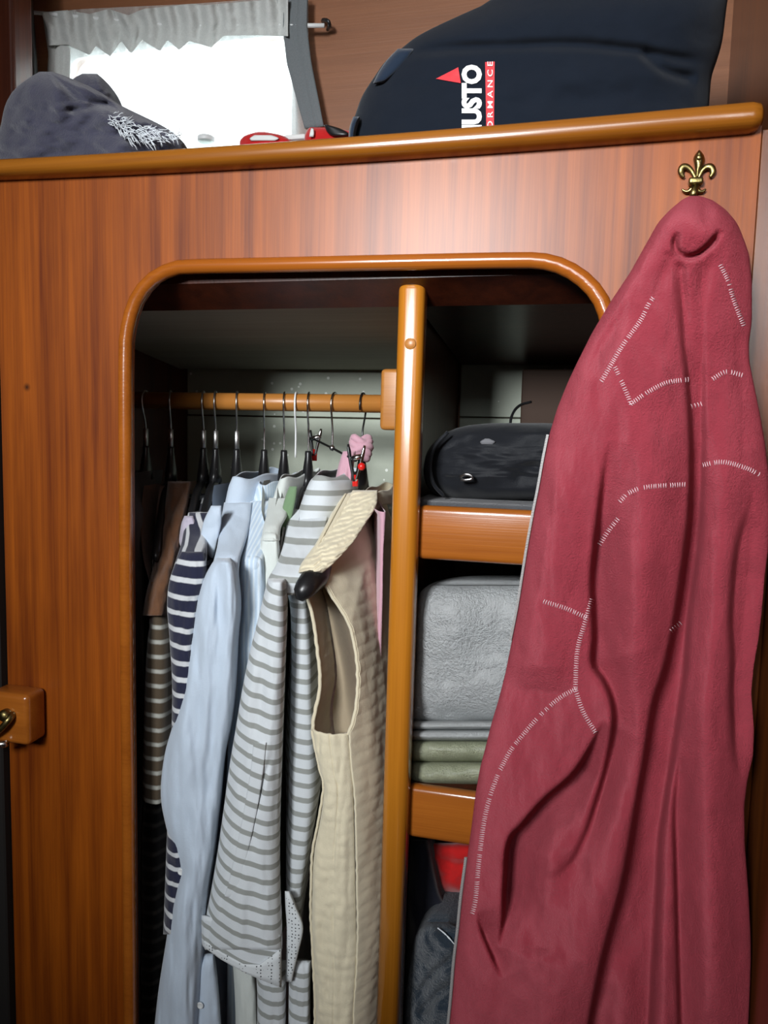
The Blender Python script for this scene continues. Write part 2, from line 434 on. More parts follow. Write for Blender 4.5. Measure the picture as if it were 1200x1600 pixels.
# ================================================================== STRUCTURE
XR = P(1190, 205, 0)[0]            # where the wardrobe face meets the right bulkhead
XW = XR + .035                    # the right bulkhead stands a little clear of the wardrobe face
XL = P(-2, 300, 0)[0] - .004
YB = .46                           # hull side
ZF, ZT = -1.25, 1.02
def struct(name, vf, mat, **kw):
    o = mk(name, vf[0], vf[1], mat, None, smooth=False, **kw); o['kind'] = 'structure'; return o
struct('floor', box2((XL - .9, -2.6, ZF - .04), (XR + .6, YB + .1, ZF), 0), M['floor'])
struct('ceiling', box2((XL - .9, -2.6, ZT), (XR + .6, YB + .1, ZT + .04), 0), M['liner'])
struct('wall_right', box2((XW, -2.6, ZF), (XW + .03, YB + .1, ZT), 0), M['redwood'])
struct('trim_2', box2((XR + .0008, .003, ZF), (XW - .0005, .03, P(1190, 200, 0)[2]), .001, 1), M['redwood'])
struct('wall_left', box2((XL - .06, -.012, ZF), (XL - .001, YB - .001, P(300, 240, 0)[2]), .002, 1), M['lining'])
struct('wall_front', box2((XL - .9, -2.64, ZF), (XR + .6, -2.6, ZT), 0), M['redwood'])
a_, b_ = P(-60, 130, .33), P(14, -200, .31)
struct('trim_1', box2((a_[0], .31, ZF + .9), (b_[0], .36, ZT - .001), .006, 3), M['darkwood'])
struct('wall_side', box2((XL - .93, -2.6, ZF), (XL - .9, YB, ZT), 0), M['darkwood'])
# hull side with the window opening
wl, wt = P(104, 78, YB), P(462, 62, YB)
wx0, wx1 = wl[0], wt[0]; wz1 = P(280, 66, YB)[2]; wz0 = wz1 - .27
def holed(y0, y1, x0, x1, z0, z1, hole):
    """a slab between y0 and y1 with a hole (list of (x, z))"""
    outer = [(x0, z0), (x1, z0), (x1, z1), (x0, z1)]
    polys = [[Vector((a, b, 0)) for a, b in outer], [Vector((a, b, 0)) for a, b in hole]]
    tri = tessellate_polygon(polys); pts = outer + list(hole); n = len(pts)
    V = [(a, y0, b) for a, b in pts] + [(a, y1, b) for a, b in pts]
    Fc = [tuple(t) for t in tri] + [tuple(i + n for i in t[::-1]) for t in tri]
    for s, e in ((0, 4), (4, n)):
        k = list(range(s, e))
        for i in range(len(k)):
            a, b = k[i], k[(i + 1) % len(k)]; Fc.append((a, b, b + n, a + n))
    return V, Fc
def rrect(x0, x1, z0, z1, r, n=8):
    out = []
    for cx, cz, a0 in ((x1 - r, z1 - r, 0), (x0 + r, z1 - r, 90), (x0 + r, z0 + r, 180), (x1 - r, z0 + r, 270)):
        for i in range(n + 1):
            a = math.radians(a0 + 90 * i / n); out.append((cx + r * math.cos(a), cz + r * math.sin(a)))
    return out
whole = rrect(wx0, wx1, wz0, wz1, .03)
struct('wall_back', holed(YB, YB + .03, XL - .9, XR + .6, ZF, ZT, whole), M['hullwood'])
win = mk('window_1', *tube([(a, YB + .004, b) for a, b in whole], .008, 8, True), M['dullsteel']); win['kind'] = 'structure'
gp = rrect(wx0 + .001, wx1 - .001, wz0 + .001, wz1 - .001, .03)
mk('glass_pane', [(a, YB + .018, b) for a, b in gp] + [(a, YB + .022, b) for a, b in gp],
   [tuple(range(len(gp))), tuple(range(len(gp), 2 * len(gp)))[::-1]] + [(i, (i + 1) % len(gp), len(gp) + (i + 1) % len(gp), len(gp) + i) for i in range(len(gp))],
   M['glass'], win, smooth=False)

# ================================================================== WARDROBE (built-in locker)
WB = root('wardrobe', (0, 0, ZF), 'varnished mahogany built-in wardrobe with round-cornered opening, centre post and shelves', 'wardrobe')
OPEN_PX = [(205, 1720), (203, 1400), (199, 1000), (197, 700), (197, 560), (200, 515), (214, 468), (240, 436), (270, 421), (300, 417),
           (450, 414), (650, 410), (800, 407.5), (850, 409), (885, 420), (915, 440), (938, 468), (950, 505), (952, 560), (946, 800),
           (925, 1200), (905, 1720)]
oc = np.array([P(a, b, 0) for a, b in catmull(OPEN_PX, 150)])
hole = [(p[0], p[2]) for p in oc]
ztop = P(600, 236, 0)[2]
pv, pf = holed(0, .018, XL, XR, ZF + .01, ztop, hole)
mk('front_panel', pv, pf, M['panel'], WB, smooth=False)
# bead round the opening
bc = np.vstack((oc, )) ; bc[:, 1] = -.001
bv, bf = tube(bc, .0083, 14, True)
mk('opening_bead', bv, bf, M['bead'], WB)
# rounded rail along the top
a = P(-40, 269, -.004); b = P(1190, 185, -.004)
z0, z1 = a[2], b[2]
sag = .0050
prof = [(.0103 * math.sin(t), .019 * math.cos(t)) for t in np.linspace(0, 2 * math.pi, 24, endpoint=False)]
V = []; Fc = []
xs = np.concatenate(([0, .004, .012], np.linspace(.05, .95, 24), [.988, .996, 1]))
for i, t in enumerate(xs):
    k = {0: .75, 1: .92, len(xs) - 1: .55, len(xs) - 2: .88}.get(i, 1)
    for pz, pyy in prof:
        sx = abs(pz / .0103) ** .7 * np.sign(pz) * .0103; sy = abs(pyy / .019) ** .7 * np.sign(pyy) * .019
        V.append((a[0] + (b[0] - a[0]) * t, -.004 + sy * k, z0 + (z1 - z0) * t - sag * 4 * t * (1 - t) + sx * k * (1.0 + .22 * t)))
n = len(prof)
for i in range(len(xs) - 1):
    for j in range(n): Fc.append((i * n + j, i * n + (j + 1) % n, (i + 1) * n + (j + 1) % n, (i + 1) * n + j))
Fc += [tuple(range(n))[::-1], tuple(range((len(xs) - 1) * n, len(xs) * n))]
mk('top_rail', V, Fc, M['rail'], WB)
ZS = ztop - .004
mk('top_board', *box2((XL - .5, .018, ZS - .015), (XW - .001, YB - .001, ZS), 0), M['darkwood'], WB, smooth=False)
# centre post
DP = .030
pt = [P(620, 441, DP), P(663, 441, DP)]; pb = [P(580, 1700, DP), P(622, 1700, DP)]
wpost = .0305
def loft_rr(c0, c1, wx, wy, r, capk=.5):
    prof = rrect(-wx / 2, wx / 2, -wy / 2, wy / 2, r, 6); n = len(prof); V = []; Fc = []
    c0, c1 = np.asarray(c0), np.asarray(c1); L = np.linalg.norm(c1 - c0)
    st = [(0, .82), (.003 / L, .95), (.007 / L, 1), (.5, 1), (1, 1)]
    for t, k in st:
        for x, y in prof: V.append(c0 + (c1 - c0) * t + np.array((x * k, y * k, 0)))
    for i in range(len(st) - 1):
        for j in range(n): Fc.append((i * n + j, i * n + (j + 1) % n, (i + 1) * n + (j + 1) % n, (i + 1) * n + j))
    Fc += [tuple(range(n))[::-1], tuple(range((len(st) - 1) * n, len(st) * n))]
    return V, Fc
ct = (pt[0] + pt[1]) / 2 + np.array((0, .016, 0)); cb = (pb[0] + pb[1]) / 2 + np.array((0, .016, 0))
POST_T, POST_B = ct.copy(), cb.copy()
post = mk('post', *loft_rr(ct, cb, wpost, .032, .011), M['bead_v'], WB)
pc = P(641, 537, DP - .0003)
mk('plug', *lathe(pc, [(.0065, .004), (.0065, .0002), (.0058, -.0004)], 'y', 20), M['dowel'], post)
XP = ct[0]
xp_low = cb[0]
# partition behind the post
zc_lo = P(600, 2050, 0)[2]
mk('partition', *box2((XP - .008 - .012, .062, zc_lo), (XP + .004 - .012, YB - .002, P(640, 470, .06)[2]), .001, 1), M['redwood'], WB, smooth=False)
XPL = XP - .020
# interior of the locker
zint_top = P(420, 432, .03)[2]
c1, c2 = P(420, 480, .07), P(420, 577, .42)
XI0 = XL + .014
def prism(x0, x1, prof):
    n = len(prof); V = [(x0, y, z) for y, z in prof] + [(x1, y, z) for y, z in prof]
    Fc = [tuple(range(n))[::-1], tuple(range(n, 2 * n))] + [(i, (i + 1) % n, n + (i + 1) % n, n + i) for i in range(n)]
    return V, Fc
mk('ceiling_board', *prism(XI0, XPL - .001, [(c1[1], c1[2]), (c2[1], c2[2]), (c2[1], c2[2] + .012), (c1[1], c1[2] + .012)]), M['board'], WB, smooth=False)
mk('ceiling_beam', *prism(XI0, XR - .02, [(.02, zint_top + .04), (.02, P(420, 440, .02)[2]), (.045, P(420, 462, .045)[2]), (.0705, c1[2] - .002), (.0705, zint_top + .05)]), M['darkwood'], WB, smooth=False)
mk('shelf_ceiling', *prism(XPL + .016, XR - .02, [(.07, c1[2] + .004), (YB - .01, c2[2] + .01), (YB - .01, c2[2] + .03), (.07, c1[2] + .03)]), M['darkwood'], WB, smooth=False)  # dark wood in place of the pale board: this compartment's shade put into the colour
zpl = P(480, 652, .447)[2]
mk('back_plank', *box2((XI0, .445, zpl + .0012), (XPL - .001, YB - .001, c2[2] + .05), .001, 1), M['backpaint'], WB, smooth=False)
mk('back_plank', *box2((XI0, .443, zc_lo), (XPL - .001, YB - .001, zpl - .0012), .0015, 1), M['backpaint'], WB, smooth=False)
zpl2 = P(740, 652, .447)[2]
mk('back_plank', *box2((XPL + .016, .445, zpl2 + .001), (XR - .02, YB - .001, c2[2] + .02), .001, 1), M['backpaint'], WB, smooth=False)
mk('back_plank', *box2((XPL + .016, .443, zc_lo), (XR - .02, YB - .001, zpl2 - .001), .0015, 1), M['backpaint'], WB, smooth=False)
xb = P(815, 640, .42)[0]
mk('back_batten', *box2((xb, .40, zc_lo), (XR - .02, .44, c2[2]), .002, 1), M['mattbrown'], WB, smooth=False)
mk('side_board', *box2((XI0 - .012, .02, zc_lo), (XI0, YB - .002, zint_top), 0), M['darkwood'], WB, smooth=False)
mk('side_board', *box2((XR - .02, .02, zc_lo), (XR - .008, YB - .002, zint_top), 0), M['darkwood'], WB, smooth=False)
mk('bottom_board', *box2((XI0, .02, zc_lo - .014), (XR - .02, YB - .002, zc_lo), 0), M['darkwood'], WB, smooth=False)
# shelves
DL = .055
LIPS = []
for (ya, yb, xl) in ((791, 874, 652), (1229, 1309, 636)):
    t_, b_ = P(xl, ya, DL), P(xl, yb, DL)
    mk('shelf_board', *box2((XPL + .016, DL + .016, t_[2] - .022), (XR - .021, .40, t_[2] - .008), .001, 1), M['darkwood'], WB, smooth=False)
    mk('shelf_lip', *box2((t_[0], DL, b_[2]), (XR - .021, DL + .018, t_[2] + .001), .0075, 4), M['lip'], WB)
    LIPS.append(t_[2] - .008)
# hanging rail and its bracket
YR = .22; RR = .0125
zr = P(460, 629, YR)[2]
mk('hanging_rail', *tube([(XI0 + .001, YR, zr), (XPL - .004, YR, zr)], RR, 20), M['dowel'], WB)
bx0 = P(594, 620, YR - .02)[0]
mk('rail_bracket', *box2((bx0, YR - .022, P(600, 672, YR)[2]), (XPL - .0005, YR + .022, P(600, 578, YR)[2]), .006, 4), M['dowel'], WB)

# ================================================================== COAT HOOK (fleur-de-lis)
q = lambda x, y, d=-.004: P(1000 + x / 6.0, 200 + y / 6.0, d)
HK = root('coat_hook', q(515, 640, 0), 'aged brass fleur-de-lis coat hook screwed to panel above the crimson fleece', 'hook')
pet = [(205, 552, 560), (225, 535, 578), (250, 515, 597), (285, 500, 608), (320, 500, 606), (350, 508, 596), (390, 516, 570), (430, 520, 556), (480, 518, 552)]
R_ = [(200 + y / 6, 1000 + a / 6, 1000 + b / 6) for y, a, b in pet]
pillow('centre_petal', R_, -.002, .006, .0015, M['brass'], HK, 16, 26, p=2)
for s in (-1, 1):
    cx = 533
    path = [(cx + s * 14, 478), (cx + s * 28, 440), (cx + s * 55, 395), (cx + s * 95, 365), (cx + s * 132, 368), (cx + s * 150, 400), (cx + s * 140, 440), (cx + s * 118, 462)]
    pp = np.array([q(a, b, -.004) for a, b in catmull(path, 26)])
    rad = np.interp(np.linspace(0, 1, 26), [0, .3, .6, .8, 1], [.0016, .0022, .0034, .003, .0012])
    mk('curled_petal', *tube(pp, rad, 10, squash=.75), M['brass'], HK)
    path = [(505 + s * 20, 570), (505 + s * 55, 596), (505 + s * 88, 592), (505 + s * 112, 574)]
    pp = np.array([q(a, b, -.004) for a, b in catmull(path, 14)])
    mk('lower_barb', *tube(pp, np.linspace(.0026, .0009, 14), 10), M['brass'], HK)
c = (q(465, 505) + q(575, 505)) / 2
mk('collar_band', *bevel_box(c + np.array((0, -.001, 0)), (.0132, .009, .0066), .002, 3), M['brass'], HK)
mk('stem', *tube([q(520, 545, -.003), q(505, 600, -.005), q(495, 640, -.008)], [.0042, .0038, .0032], 12), M['brass'], HK)
hz = q(495, 640, -.008)
mk('hook_arm', *tube(catmull([hz, hz + (0, -.006, -.02), hz + (0, -.014, -.035), hz + (.0, -.030, -.034), hz + (0, -.036, -.018)], 18), .0035, 10), M['brass'], HK)
mk('screw', *ball(q(555, 275, -.009), .0026, 8, (1, .5, 1)), M['brass'], HK)

# ================================================================== FLEECE
def sdist(px, py, line, n=80):
    """distance to a polyline, signed: positive to its right when walking down it; and how far along"""
    L = catmull(line, n); best = np.full(px.shape, 1e9); sg = np.zeros(px.shape); al = np.zeros(px.shape)
    for i in range(len(L) - 1):
        a, b = L[i], L[i + 1]; d = b - a; l2 = d.dot(d) + 1e-9
        t = np.clip(((px - a[0]) * d[0] + (py - a[1]) * d[1]) / l2, 0, 1)
        dx = px - a[0] - t * d[0]; dy = py - a[1] - t * d[1]; q2 = dx * dx + dy * dy
        m = q2 < best
        best = np.where(m, q2, best); sg = np.where(m, np.sign(d[1] * (px - a[0]) - d[0] * (py - a[1])), sg); al = np.where(m, (i + t) / (len(L) - 1), al)
    return np.sqrt(best), sg, al
def fade(al, a=.12, b=.12):
    return np.clip(al / a, 0, 1) * np.clip((1 - al) / b, 0, 1) if b else np.clip(al / a, 0, 1)
def valley(px, py, line, w, amp, f=(.12, .12)):
    d, s, al = sdist(px, py, line); return amp * np.exp(-(d / w) ** 2) * fade(al, *f)
def step(px, py, line, w, amp, side=1, sharp=5, f=(.12, .12)):
    """cloth on one side of the line lies lower, rising again over w pixels"""
    d, s, al = sdist(px, py, line); sd = d * s * side
    k = np.where(sd > 0, np.exp(-(sd / w) ** 1.5), np.exp(-(sd / sharp) ** 2)); return amp * k * fade(al, *f)
FL_L = [(306, 1078), (312, 1066), (325, 1050), (345, 1030), (380, 1010), (425, 985), (470, 955), (520, 925), (570, 900), (600, 886), (640, 870), (680, 858), (720, 850),
        (760, 843), (800, 835), (850, 826), (900, 818), (950, 810), (1000, 800), (1050, 790), (1090, 780), (1130, 768), (1170, 758), (1200, 750), (1240, 743), (1290, 737),
        (1340, 730), (1400, 722), (1450, 717), (1500, 711), (1560, 706), (1620, 700), (1700, 694)]
FL_R = [(306, 1092), (312, 1112), (325, 1131), (345, 1150), (375, 1163), (400, 1171), (440, 1175), (500, 1175), (540, 1170), (565, 1171), (600, 1178), (650, 1188), (690, 1195), (740, 1201),
        (800, 1203), (860, 1200), (900, 1195), (960, 1190), (1000, 1185), (1040, 1178), (1080, 1174), (1140, 1178), (1180, 1177), (1220, 1168), (1260, 1163), (1320, 1164),
        (1400, 1170), (1500, 1175), (1620, 1179), (1700, 1180)]
ys = np.concatenate((np.array([306, 308, 312, 318, 326, 336, 350]), np.arange(370, 1701, 14)))
la, ra = np.array(FL_L), np.array(FL_R)
FR = [(y, np.interp(y, la[:, 0], la[:, 1]), np.interp(y, ra[:, 0], ra[:, 1])) for y in ys]
VA = [(1066, 410), (1070, 520), (1079, 600), (1085, 700), (1083, 800), (1074, 880), (1062, 960), (1046, 1040), (1027, 1100), (1014, 1180), (1001, 1253), (979, 1379), (949, 1492), (927, 1600), (915, 1690)]
VB = [(1095, 420), (1096, 520), (1094, 640), (1093, 760), (1086, 860), (1072, 960), (1066, 1040), (1061, 1080), (1044, 1193), (1027, 1305), (1022, 1409), (1011, 1600), (1008, 1690)]
VC = [(1070, 1150), (1058, 1253), (1060, 1383), (1066, 1600), (1068, 1690)]
VD = [(955, 690), (948, 738), (936, 850), (931, 906), (934, 990), (932, 1035), (948, 1060), (962, 1095), (964, 1136), (953, 1193), (936, 1253), (918, 1305), (892, 1353), (853, 1379)]
VE = [(946, 1128), (923, 1175), (897, 1214), (853, 1253), (819, 1292), (799, 1318), (793, 1383), (790, 1435), (782, 1480)]
VF = [(748, 1425), (754, 1450), (767, 1483), (786, 1526)]
VG = [(1182, 760), (1172, 800), (1158, 850), (1151, 902), (1147, 972), (1150, 1025), (1148, 1080), (1152, 1167), (1161, 1223)]
VH = [(982, 470), (962, 510), (938, 548), (915, 590)]
K1 = [(1061, 362), (1055, 375), (1056, 390), (1070, 401), (1090, 398), (1108, 385), (1118, 373), (1127, 358)]
def fleece_disp(px, py, u, v):
    z = np.zeros(px.shape)
    top = np.clip((py - 300) / 300, 0, 1)
    z -= .018 * top * np.sin(np.pi * np.clip((px - 860) / 300., 0, 1)) * np.clip((1250 - py) / 500, 0, 1)
    z += step(px, py, VA, 60, .040, 1, 6, (.32, 0))
    z += step(px, py, VB, 32, .022, -1, 7, (.4, 0))
    z += step(px, py, VC, 46, .022, 1, 6, (.3, 0))
    z += step(px, py, VD, 44, .034, 1, 7, (.2, .25))
    z += step(px, py, VE, 46, .050, 1, 5, (.2, .22))
    z += step(px, py, VF, 26, .014, 1, 4, (.3, .3))
    z += step(px, py, VG, 60, .020, 1, 7, (.3, .2))
    z += valley(px, py, VH, 14, .007, (.3, .3))
    z += valley(px, py, [(1064, 405), (1062, 430), (1066, 470), (1072, 540)], 10, .010, (.1, .6))
    z += valley(px, py, [(1110, 395), (1100, 440), (1098, 520)], 12, .006, (.2, .6))
    z += valley(px, py, [(1052, 392), (1040, 425), (1020, 480)], 12, .006, (.1, .6))
    d, s, al = sdist(px, py, K1)                      # collar loop bulging over the hook
    z += .012 * np.exp(-(d / 5.0) ** 2) * fade(al, .15, .15)
    z -= .010 * np.exp(-(((px - 1088) / 42) ** 2 + ((py - 358) / 34) ** 2))
    z += valley(px, py, [(900, 1330), (880, 1400), (850, 1450), (840, 1500)], 30, .010)
    z -= .008 * np.exp(-(((px - 870) / 40) ** 2 + ((py - 1330) / 70) ** 2))
    for ln, w_, am in (([(1135, 600), (1120, 900), (1105, 1200), (1110, 1690)], 34, .020), ([(1015, 640), (1000, 900), (985, 1080), (960, 1300), (900, 1600)], 42, .018),
                       ([(880, 700), (860, 900), (845, 1080)], 40, .014), ([(900, 1330), (860, 1450), (850, 1690)], 40, .014), ([(1040, 1330), (1035, 1690)], 14, .008), ([(975, 1480), (965, 1690)], 20, .008)):
        z -= valley(px, py, ln, w_, am, (.25, .1))
    z += .007 * fbm(px / 70, py / 150, 3) + .0018 * fbm(px / 20, py / 40, 9)
    return z
FLD = -.056
FLC = root('fleece_jacket', P(1085, 320, -.03), 'crimson red fleece jacket with pale stitching hanging from the brass hook', 'jacket')
fb = pillow('body', FR, FLD, .030, .036, M['fleece'], FLC, 230, 420, fleece_disp, p=3.2, cap=(True, False), capr=.05, xmax=XW - .0015)
def fl_depth(px, py):
    """depth of the fleece's front at a pixel"""
    xl = np.interp(py, la[:, 0], la[:, 1]); xr = np.interp(py, ra[:, 0], ra[:, 1]); u = (px - xl) / (xr - xl)
    v = (py - 306) / (1700 - 306.); g = np.sqrt(np.maximum(0, 1 - (1 - np.minimum(v / .05, 1)) ** 2))
    e = np.sqrt(np.maximum(0, 1 - np.abs(2 * np.clip(u, 0, 1) - 1) ** 3.2)); eg = e * g
    return FLD - .030 * eg + fleece_disp(px, py, u, v) * np.minimum(1, eg * 1.6)
SEAMS = [[(1020, 466), (1012, 478), (1000, 502), (970, 544), (940, 595)], [(961, 574), (976, 607), (986, 631)],
         [(986, 631), (1012, 613), (1042, 598), (1075, 593)], [(1081, 635), (1096, 631)], [(1114, 592), (1135, 581), (1159, 586)],
         [(1126, 415), (1138, 439), (1147, 469), (1162, 508)], [(969, 783), (983, 770), (1011, 761), (1070, 757)], [(937, 850), (950, 830), (965, 811)],
         [(1095, 727), (1130, 722), (1165, 731), (1186, 741)], [(850, 940), (885, 951), (916, 965)],
         [(925, 937), (913, 976), (902, 1018), (899, 1077)],
         [(899, 1077), (874, 1091), (843, 1119), (815, 1151), (794, 1179), (773, 1223), (758, 1275), (749, 1340), (743, 1405), (738, 1427)],
         [(899, 1077), (911, 1112), (930, 1144)], [(1049, 986), (1063, 974)]]
for si, s in enumerate(SEAMS):
    L = sum(math.hypot(s[i + 1][0] - s[i][0], s[i + 1][1] - s[i][1]) for i in range(len(s) - 1))
    c = catmull(s, max(4, int(L / 3.5))); m = MB(); T = np.gradient(c, axis=0); T /= np.linalg.norm(T, axis=1)[:, None]
    hw = 3.6; spots = []
    for (x, y), (tx, ty) in zip(c, T):
        if random.random() < .05: continue
        nx, ny = -ty, tx
        for k in (-1, 0, 1):
            jx = random.uniform(-.6, .6); spots.append((x + nx * hw * k + jx * tx, y + ny * hw * k + jx * ty))
    sp_ = np.array(spots); W = PA(sp_[:, 0], sp_[:, 1], fl_depth(sp_[None, :, 0], sp_[None, :, 1])[0] - .0004)
    W[:, 0] = keep_in(W[:, 0], XW - .0015)
    for k in range(0, len(W), 3): m.add(tube(W[k:k + 3], [.00034, .00046, .00034], 5))
    m.build('stitching', M['thread'], FLC)
# zip along the open front edge
zl = catmull([(r[1] , r[0]) for r in FL_L if 680 <= r[0] <= 1000], 120)
def zip_run(pts, rad, gap, n):
    m = MB(); pp = np.array([P(x - 1.5, y, FLD - .004) for x, y in pts]); m.add(tube(pp, rad, 8))
    q_ = catmull(pp, n); T = np.gradient(q_, axis=0)
    for i in range(0, n):
        m.add(bevel_box(q_[i] + (-.0006, -.0012, 0), (.0024, .0018, .0011), 0))
    m.build('zip', M['zip'], FLC, smooth=False)
zip_run(zl, .0009, 3, 130)
zl2 = catmull([(r[1] , r[0]) for r in FL_L if 1340 <= r[0] <= 1620], 80)
zip_run(zl2, .0014, 3, 110)

# ================================================================== HANGERS
HX = lambda px, py=690: P(px, py, YR)[0]
def yaw(px_hook, px_near, py, d):
    return math.atan2(P(px_near, py, d)[0] - HX(px_hook), YR - d)
def make_hanger(name, hook_mat, neck='cone', rev=False):
    o = root(name, (0, YR, zr), 'x', 'hanger')
    a = np.linspace(math.radians(200), math.radians(-90), 26); r = .0165; zc = RR - r + .0018
    s = -1.0
    pts = [np.array((0, YR + s * -r * math.cos(t) * (1), zr + zc + r * math.sin(t))) for t in a]
    # the arc's open end lies behind the rail, its bulge towards the camera; then back to the middle and down
    pts = [np.array((0, YR + (r * -math.cos(t)) * -1 * (-1), zr + zc + r * math.sin(t))) for t in np.linspace(math.radians(10), math.radians(215), 26)][0:]
    arc = [np.array((0, YR + (r * math.cos(t)), zr + zc + r * math.sin(t))) for t in np.linspace(math.radians(-25), math.radians(200), 28)]
    if rev: arc = [p * (1, 0, 1) + (0, 2 * YR - p[1], 0) for p in arc]
    k = 1 if not rev else -1
    tail = [np.array((0, YR - k * .0115, zr + zc - .016)), np.array((0, YR - k * .003, zr + zc - .030)), np.array((0, YR, zr + zc - .042)), np.array((0, YR, zr - .078))]
    path = np.vstack((np.array(arc), catmull(np.vstack((arc[-1:], tail)), 14)[1:]))
    mk('hook', *tube(path, .0014, 8), hook_mat, o)
    zt = zr - .068
    if neck == 'flat':
        mk('neck_plate', *box2((-.0032, YR - .004, zr - .070), (.0032, YR + .004, zr - .042), .001, 1), M['dullsteel'], o)
    if neck != 'wire':
        st = [(.0042, .0045, 0), (.005, .0055, -.003), (.0048, .0055, -.008), (.0065, .010, -.02), (.0085, .016, -.036), (.009, .028, -.05)]
        V = []; n = 14
        for hx, hy, dz in st:
            for j in range(n):
                t = 2 * math.pi * j / n; V.append((hx * math.cos(t), YR + hy * math.sin(t), zt + dz))
        Fc = [(i * n + j, i * n + (j + 1) % n, (i + 1) * n + (j + 1) % n, (i + 1) * n + j) for i in range(len(st) - 1) for j in range(n)]
        Fc += [tuple(range(n))[::-1], tuple(range((len(st) - 1) * n, len(st) * n))]
        mk('neck', V, Fc, M['black'], o)
    amat = M['black'] if neck != 'wire' else M['white_plastic']
    for s in (-1, 1):
        pts = catmull([(0, YR + s * .008, zr - .118), (0, YR + s * .06, zr - .131), (0, YR + s * .115, zr - .168), (0, YR + s * .158, zr - .204), (0, YR + s * .165, zr - .214)], 22)
        rad = np.interp(np.linspace(0, 1, 22), [0, .7, .93, .98, 1], [.006, .006, .006, .005, .003]) if neck != 'wire' else np.full(22, .0016)
        if rev and s < 0:                 # the thick end that comes out of the vest's armhole
            e0, e1, e2, e3 = P(500, 893, .04), P(486, 908, .014), P(474, 924, -.004), P(468, 938, -.008)
            pts = catmull([(0, YR - .008, zr - .118), (-.012, YR - .07, zr - .150)] + [tuple(e - np.array((HX(566), 0, 0))) for e in (e0, e1, e2, e3)], 30)
            rad = np.interp(np.linspace(0, 1, 30), [0, .55, .72, .9, .96, 1], [.006, .007, .0125, .0142, .012, .004])
        mk('arm', *tube(pts, rad, 12), amat, o)
    return o
def dup(r_, x, rz, label, group):
    def cp(o, par):
        c = o.copy(); COL.objects.link(c); c.parent = par; ORG[c.name] = ORG.get(o.name)
        for ch in list(o.children): cp(ch, c)
        return c
    c = cp(r_, None); c.location = (x, YR, zr); c.rotation_euler[2] = rz; c['label'] = label; c['group'] = group; return c
HX = lambda px, py=690: P(px, py, YR)[0]
GH = 'black coat hangers on the wooden rail'
hA = make_hanger('coat_hanger', M['steel'], 'cone'); hA.location[0] = HX(413); hA.rotation_euler[2] = yaw(413, 395, 870, .055); tag(hA, 'black hanger with steel hook inside the pale blue pinstriped shirt', 'hanger', GH)
hF = make_hanger('coat_hanger', M['dullsteel'], 'flat'); hF.location[0] = HX(370); hF.rotation_euler[2] = yaw(370, 352, 880, .035); tag(hF, 'black hanger with flat steel neck holding the plain pale blue shirt', 'hanger', GH)
dup(hA, HX(444), yaw(444, 424, 832, 0.07), 'black hanger with steel hook holding the off-white shirt', GH)
dup(hA, HX(482), yaw(482, 450, 895, 0.04), 'black hanger under the collar of the grey striped blouse', GH)
hV = make_hanger('coat_hanger', M['wire_dark'], 'cone', True); hV.location[0] = HX(566); tag(hV, 'thick black hanger whose rounded arm end sticks out of the cream vest', 'hanger', GH)
dup(hF, HX(337), yaw(337, 300, 865, 0.035), 'black hanger with flat steel neck holding the navy and white striped top', GH)
dup(hF, HX(318), yaw(318, 285, 900, 0.06), 'black hanger between the navy striped top and the brown striped top', GH)
dup(hF, HX(267), yaw(267, 240, 910, .05), 'dim black hanger holding the brown velour top', GH)
dup(hF, HX(228), .22, 'outermost dim black hanger beside the left opening edge, holding the dark coat', GH)
hW = make_hanger('wire_hanger', M['white_plastic'], 'wire'); hW.location[0] = HX(462); hW.rotation_euler[2] = yaw(462, 440, 850, .09); tag(hW, 'thin white coated wire hanger holding the sage green top', 'hanger')

# clip hanger
CH = root('clip_hanger', P(521, 628, YR), 'steel clip hanger with red-tipped clips hanging empty beside pink scarf', 'hanger')
xh = HX(522)
arc = [np.array((xh, YR + .0165 * math.cos(t), zr + RR - .0147 + .0165 * math.sin(t))) for t in np.linspace(math.radians(-20), math.radians(195), 24)]
stem_b = P(519, 700, YR - .01)
path = np.vstack((np.array(arc), catmull([arc[-1], (xh, YR - .012, zr - .022), (stem_b[0], YR - .01, zr - .04), tuple(stem_b)], 12)[1:]))
mk('hook', *tube(path, .0014, 8), M['steel'], CH)
bl, br = P(486, 684, .245), P(556, 720, .155)
mk('clip_bar', *tube([bl, stem_b, br], .0016, 8), M['wire_dark'], CH)
mk('bar_joint', *ball(stem_b, .0042, 8), M['steel'], CH)
def clip(px0, py0, px1, py1, pxt, pyt, d, ball_at=None):
    """legs spread at the top from (px0,py0) and (px1,py1) to the gripping tips at (pxt,pyt)"""
    c = None
    for k, (a, b) in enumerate(((px0, py0), (px1, py1))):
        m = MB(); off = -1 if k == 0 else 1
        pts = catmull([P(a, b, d), P((a + pxt) / 2 + off * 2, (b + pyt) / 2 - 4, d), P(pxt + off * 1.5, pyt, d)], 12)
        m.add(tube(pts, np.interp(np.linspace(0, 1, 12), [0, .2, 1], [.0015, .0026, .0022]), 8, squash=1.6))
        c = m.build('clip_leg', M['black'] if k == 0 else M['steel'], CH)
        mk('grip_tip', *tube([P(pxt + off * 2, pyt - 10, d), P(pxt + off * 1.5, pyt + 8, d - .001)], .0026, 8), M['red_plastic'], c)
    mk('clip_spring', *tube([P((px0 + px1) / 2 - 8, (py0 + pyt) / 2 - 6, d - .002), P((px0 + px1) / 2 + 8, (py0 + pyt) / 2 - 10, d - .002)], .0035, 10), M['steel'], CH)
clip(485, 672, 502, 670, 491, 712, .243)
clip(544, 694, 570, 696, 555, 752, .150)
mk('clip_ball', *ball(P(565, 729, .145), .0052, 10), M['red_plastic'], CH)

